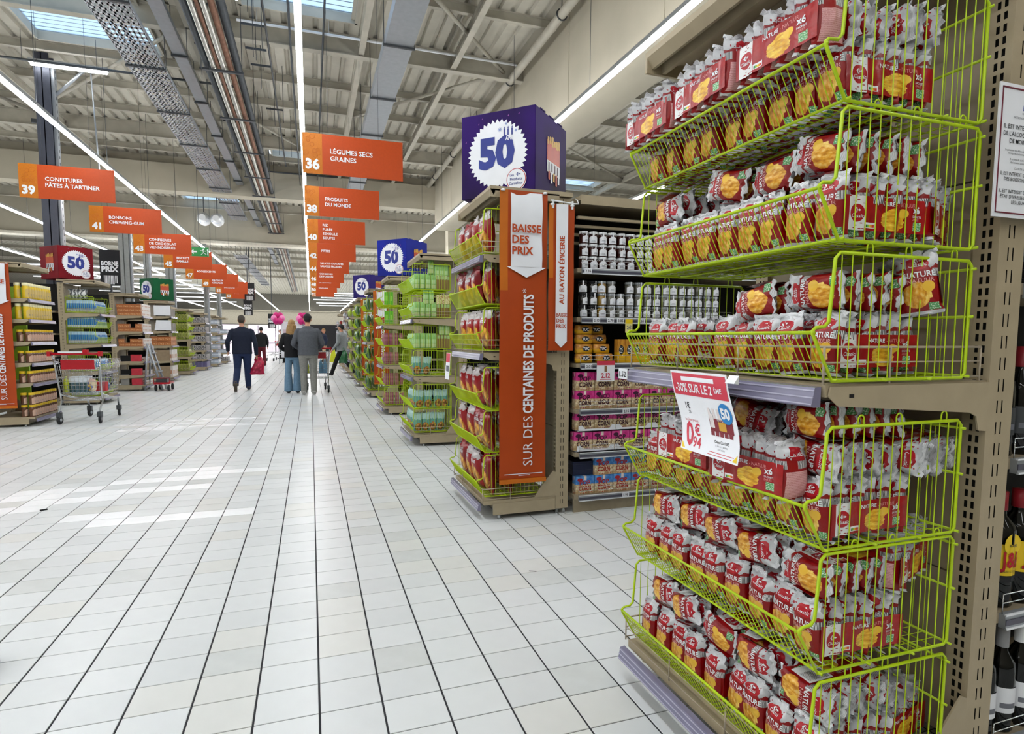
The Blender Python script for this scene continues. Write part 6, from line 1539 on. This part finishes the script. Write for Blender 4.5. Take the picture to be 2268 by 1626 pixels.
t = thing('handbag', 'dark quilted shoulder bag hanging at the back of the blonde person', 'bag', (-.27, 13.78, .98), (0, 0, .1)); b = MB(); b.cbox(-.12, -.05, 0, .12, .05, .24, .02); b.obj('bag_body', blk_c, t); b = MB(); b.tube([(-.1, 0, .22), (-.05, .02, .4), (.05, .08, .42), (.1, 0, .22)], .008, 5); b.obj('strap', black_t, t)
person('person in a grey sweater, pale grey trousers and black cap pushing a trolley', (-.06, 13.42, 0), .0, grey_k, grey_tr, shoe_w, hair_k, 1.0, .009, dict(lh=(-.20, .26, 1.0), rh=(.22, .26, 1.0), le=(-.30, .02, 1.10), re=(.30, .02, 1.10), lean=.04, head=.06), thin=1.1, cap=True, jacket=True)
gh = cloth('pale_grey_hoodie', '#8c9092')
person('person in a grey hooded top striding with a dark green bag', (.93, 19.6, 0), .9, gh, blk_c, M('black_shoe', '#141416', .6), hair_k, .95, .014, dict(lk=(-.10, .16, .52), la=(-.10, .34, .10), rk=(.10, -.10, .50), ra=(.10, -.42, .14), toeR=-.6, toeL=.2, lh=(-.27, .16, .9)), detail=False)
t = thing('carrier_bag', 'dark green carrier bag held by the striding hooded person', 'bag', (.98, 19.45, .42)); ob('bag', slump(bag_mesh(.3, .42, .2, 73, [plain_bag_art('green_carrier_film', '#215b34', '#2b6b3f', None)], crumple=.024)), t, (0, 0, 0), (0, 0, .8))
b = MB(); b.tube([(-.06, 0, .4), (0, 0, .5), (.06, 0, .4)], .007, 5); b.obj('bag_handle', green_t, t)
for i, (x, y, yaw, tp, pn, hr, lab) in enumerate(((-2.02, 27.5, .2, blk_c, cloth('maroon_cloth', '#5a1420'), hair_k, 'distant person in black behind the pink bag'), (-1.62, 36, 2.2, cloth('cream_cloth', '#b9ab95'), blk_c, hair_k, 'distant person in a cream top by the bright shop window'),
                                                  (-1.1, 30, .4, cloth('slate_cloth', '#2f3a40'), blk_c, hair_k, 'distant person in slate grey beside the blonde person'), (.62, 31, 2.0, cloth('navy_cloth', '#20283c'), cloth('beige_cloth', '#a99577'), hair_b, 'distant person in navy top and beige trousers bending forward'))):
    person(lab, (x, y, 0), yaw, tp, pn, M('far_shoe_%d' % i, '#1b1b1d', .6), hr, .96, .02, dict(lk=(-.1, .08, .5), la=(-.1, .12, .09), rk=(.1, -.04, .5), ra=(.1, -.16, .09)), detail=False)
# balloons and poster at the checkout end
for i, x in enumerate((-1.05, .02)):
    t = thing('balloon_bunch', 'pink balloon bunch above the far poster, %s the couple' % ('beyond' if i == 0 else 'close to'), 'balloons', (x - .35, 29.0, 2.1))
    for k in range(6): b = MB(); r_ = .14; b.lathe([(0, -r_)] + [(r_ * math.cos(q), r_ * math.sin(q) * 1.1) for q in np.linspace(-1.3, 1.3, 7)] + [(0, r_ * 1.1)], 10); b.obj('balloon', pink_t if k % 3 else M('rose_balloon_%d%d' % (i, k), '#e27bb0', .3), t, (.17 * math.cos(k * 1.05), .1 * math.sin(k), .15 * math.sin(k * 1.05)))
    b = MB(); b.tube([(0, 0, -.1), (0, .0, -2.1)], .012, 5); b.obj('stand', steel, t)
t = thing('poster_stand', 'tall white poster with faint print behind the couple', 'sign', (-.95, 29.1, 0)); b = MB(); b.box(-.35, -.02, .3, .75, .02, 1.95); b.obj('poster_board', white_p, t); b = MB(); b.box(-.25, -.025, 1.2, .3, -.02, 1.6); b.box(-.2, -.025, .8, .5, -.02, 1.0); b.obj('poster_print', M('pale_print', '#c9b7c0', .5), t)
b = MB(); b.box(-.2, -.03, 0, .6, .03, .3); b.obj('stand', steel_d, t)
t = thing('yellow_cleaning_stand', 'bright yellow plastic stand on the floor beyond the couple', 'stand', (1.05, 31, 0)); b = MB(); b.prism([(-.18, 0), (.18, 0), (.08, .62), (-.08, .62)], -.12, .12, 'y'); b.obj('body', M('bright_yellow', '#c9d02c', .4), t); b = MB(); b.tube([(-.05, 0, .6), (0, 0, .72), (.05, 0, .6)], .015, 5); b.obj('grip', yellow_t, t)
# litter on the floor
b = MB(); b.box(-.022, -.008, 0, .022, .008, .008); tag(b.obj('scrap', black, None, (-1.846, 5.0, .0), (0, 0, .4)), 'tiny dark scrap lying on the pale tiles', 'scrap')
b = MB(); b.box(-.02, -.002, 0, .02, .002, .002); tag(b.obj('staple', steel_d, None, (1.1, 2.86, 0), (0, 0, -.5)), 'thin grey sliver lying on the tiles before the near display', 'scrap')
b = MB(); b.lathe([(0, 0), (.04, 0), (.05, .02), (.05, .10), (.04, .12), (0, .12)], 14); tag(b.obj('trolley_bumper', rubber, None, (-1.19, 2.63, 0)), 'dark rounded rubber bumper just inside the picture edge', 'bumper')
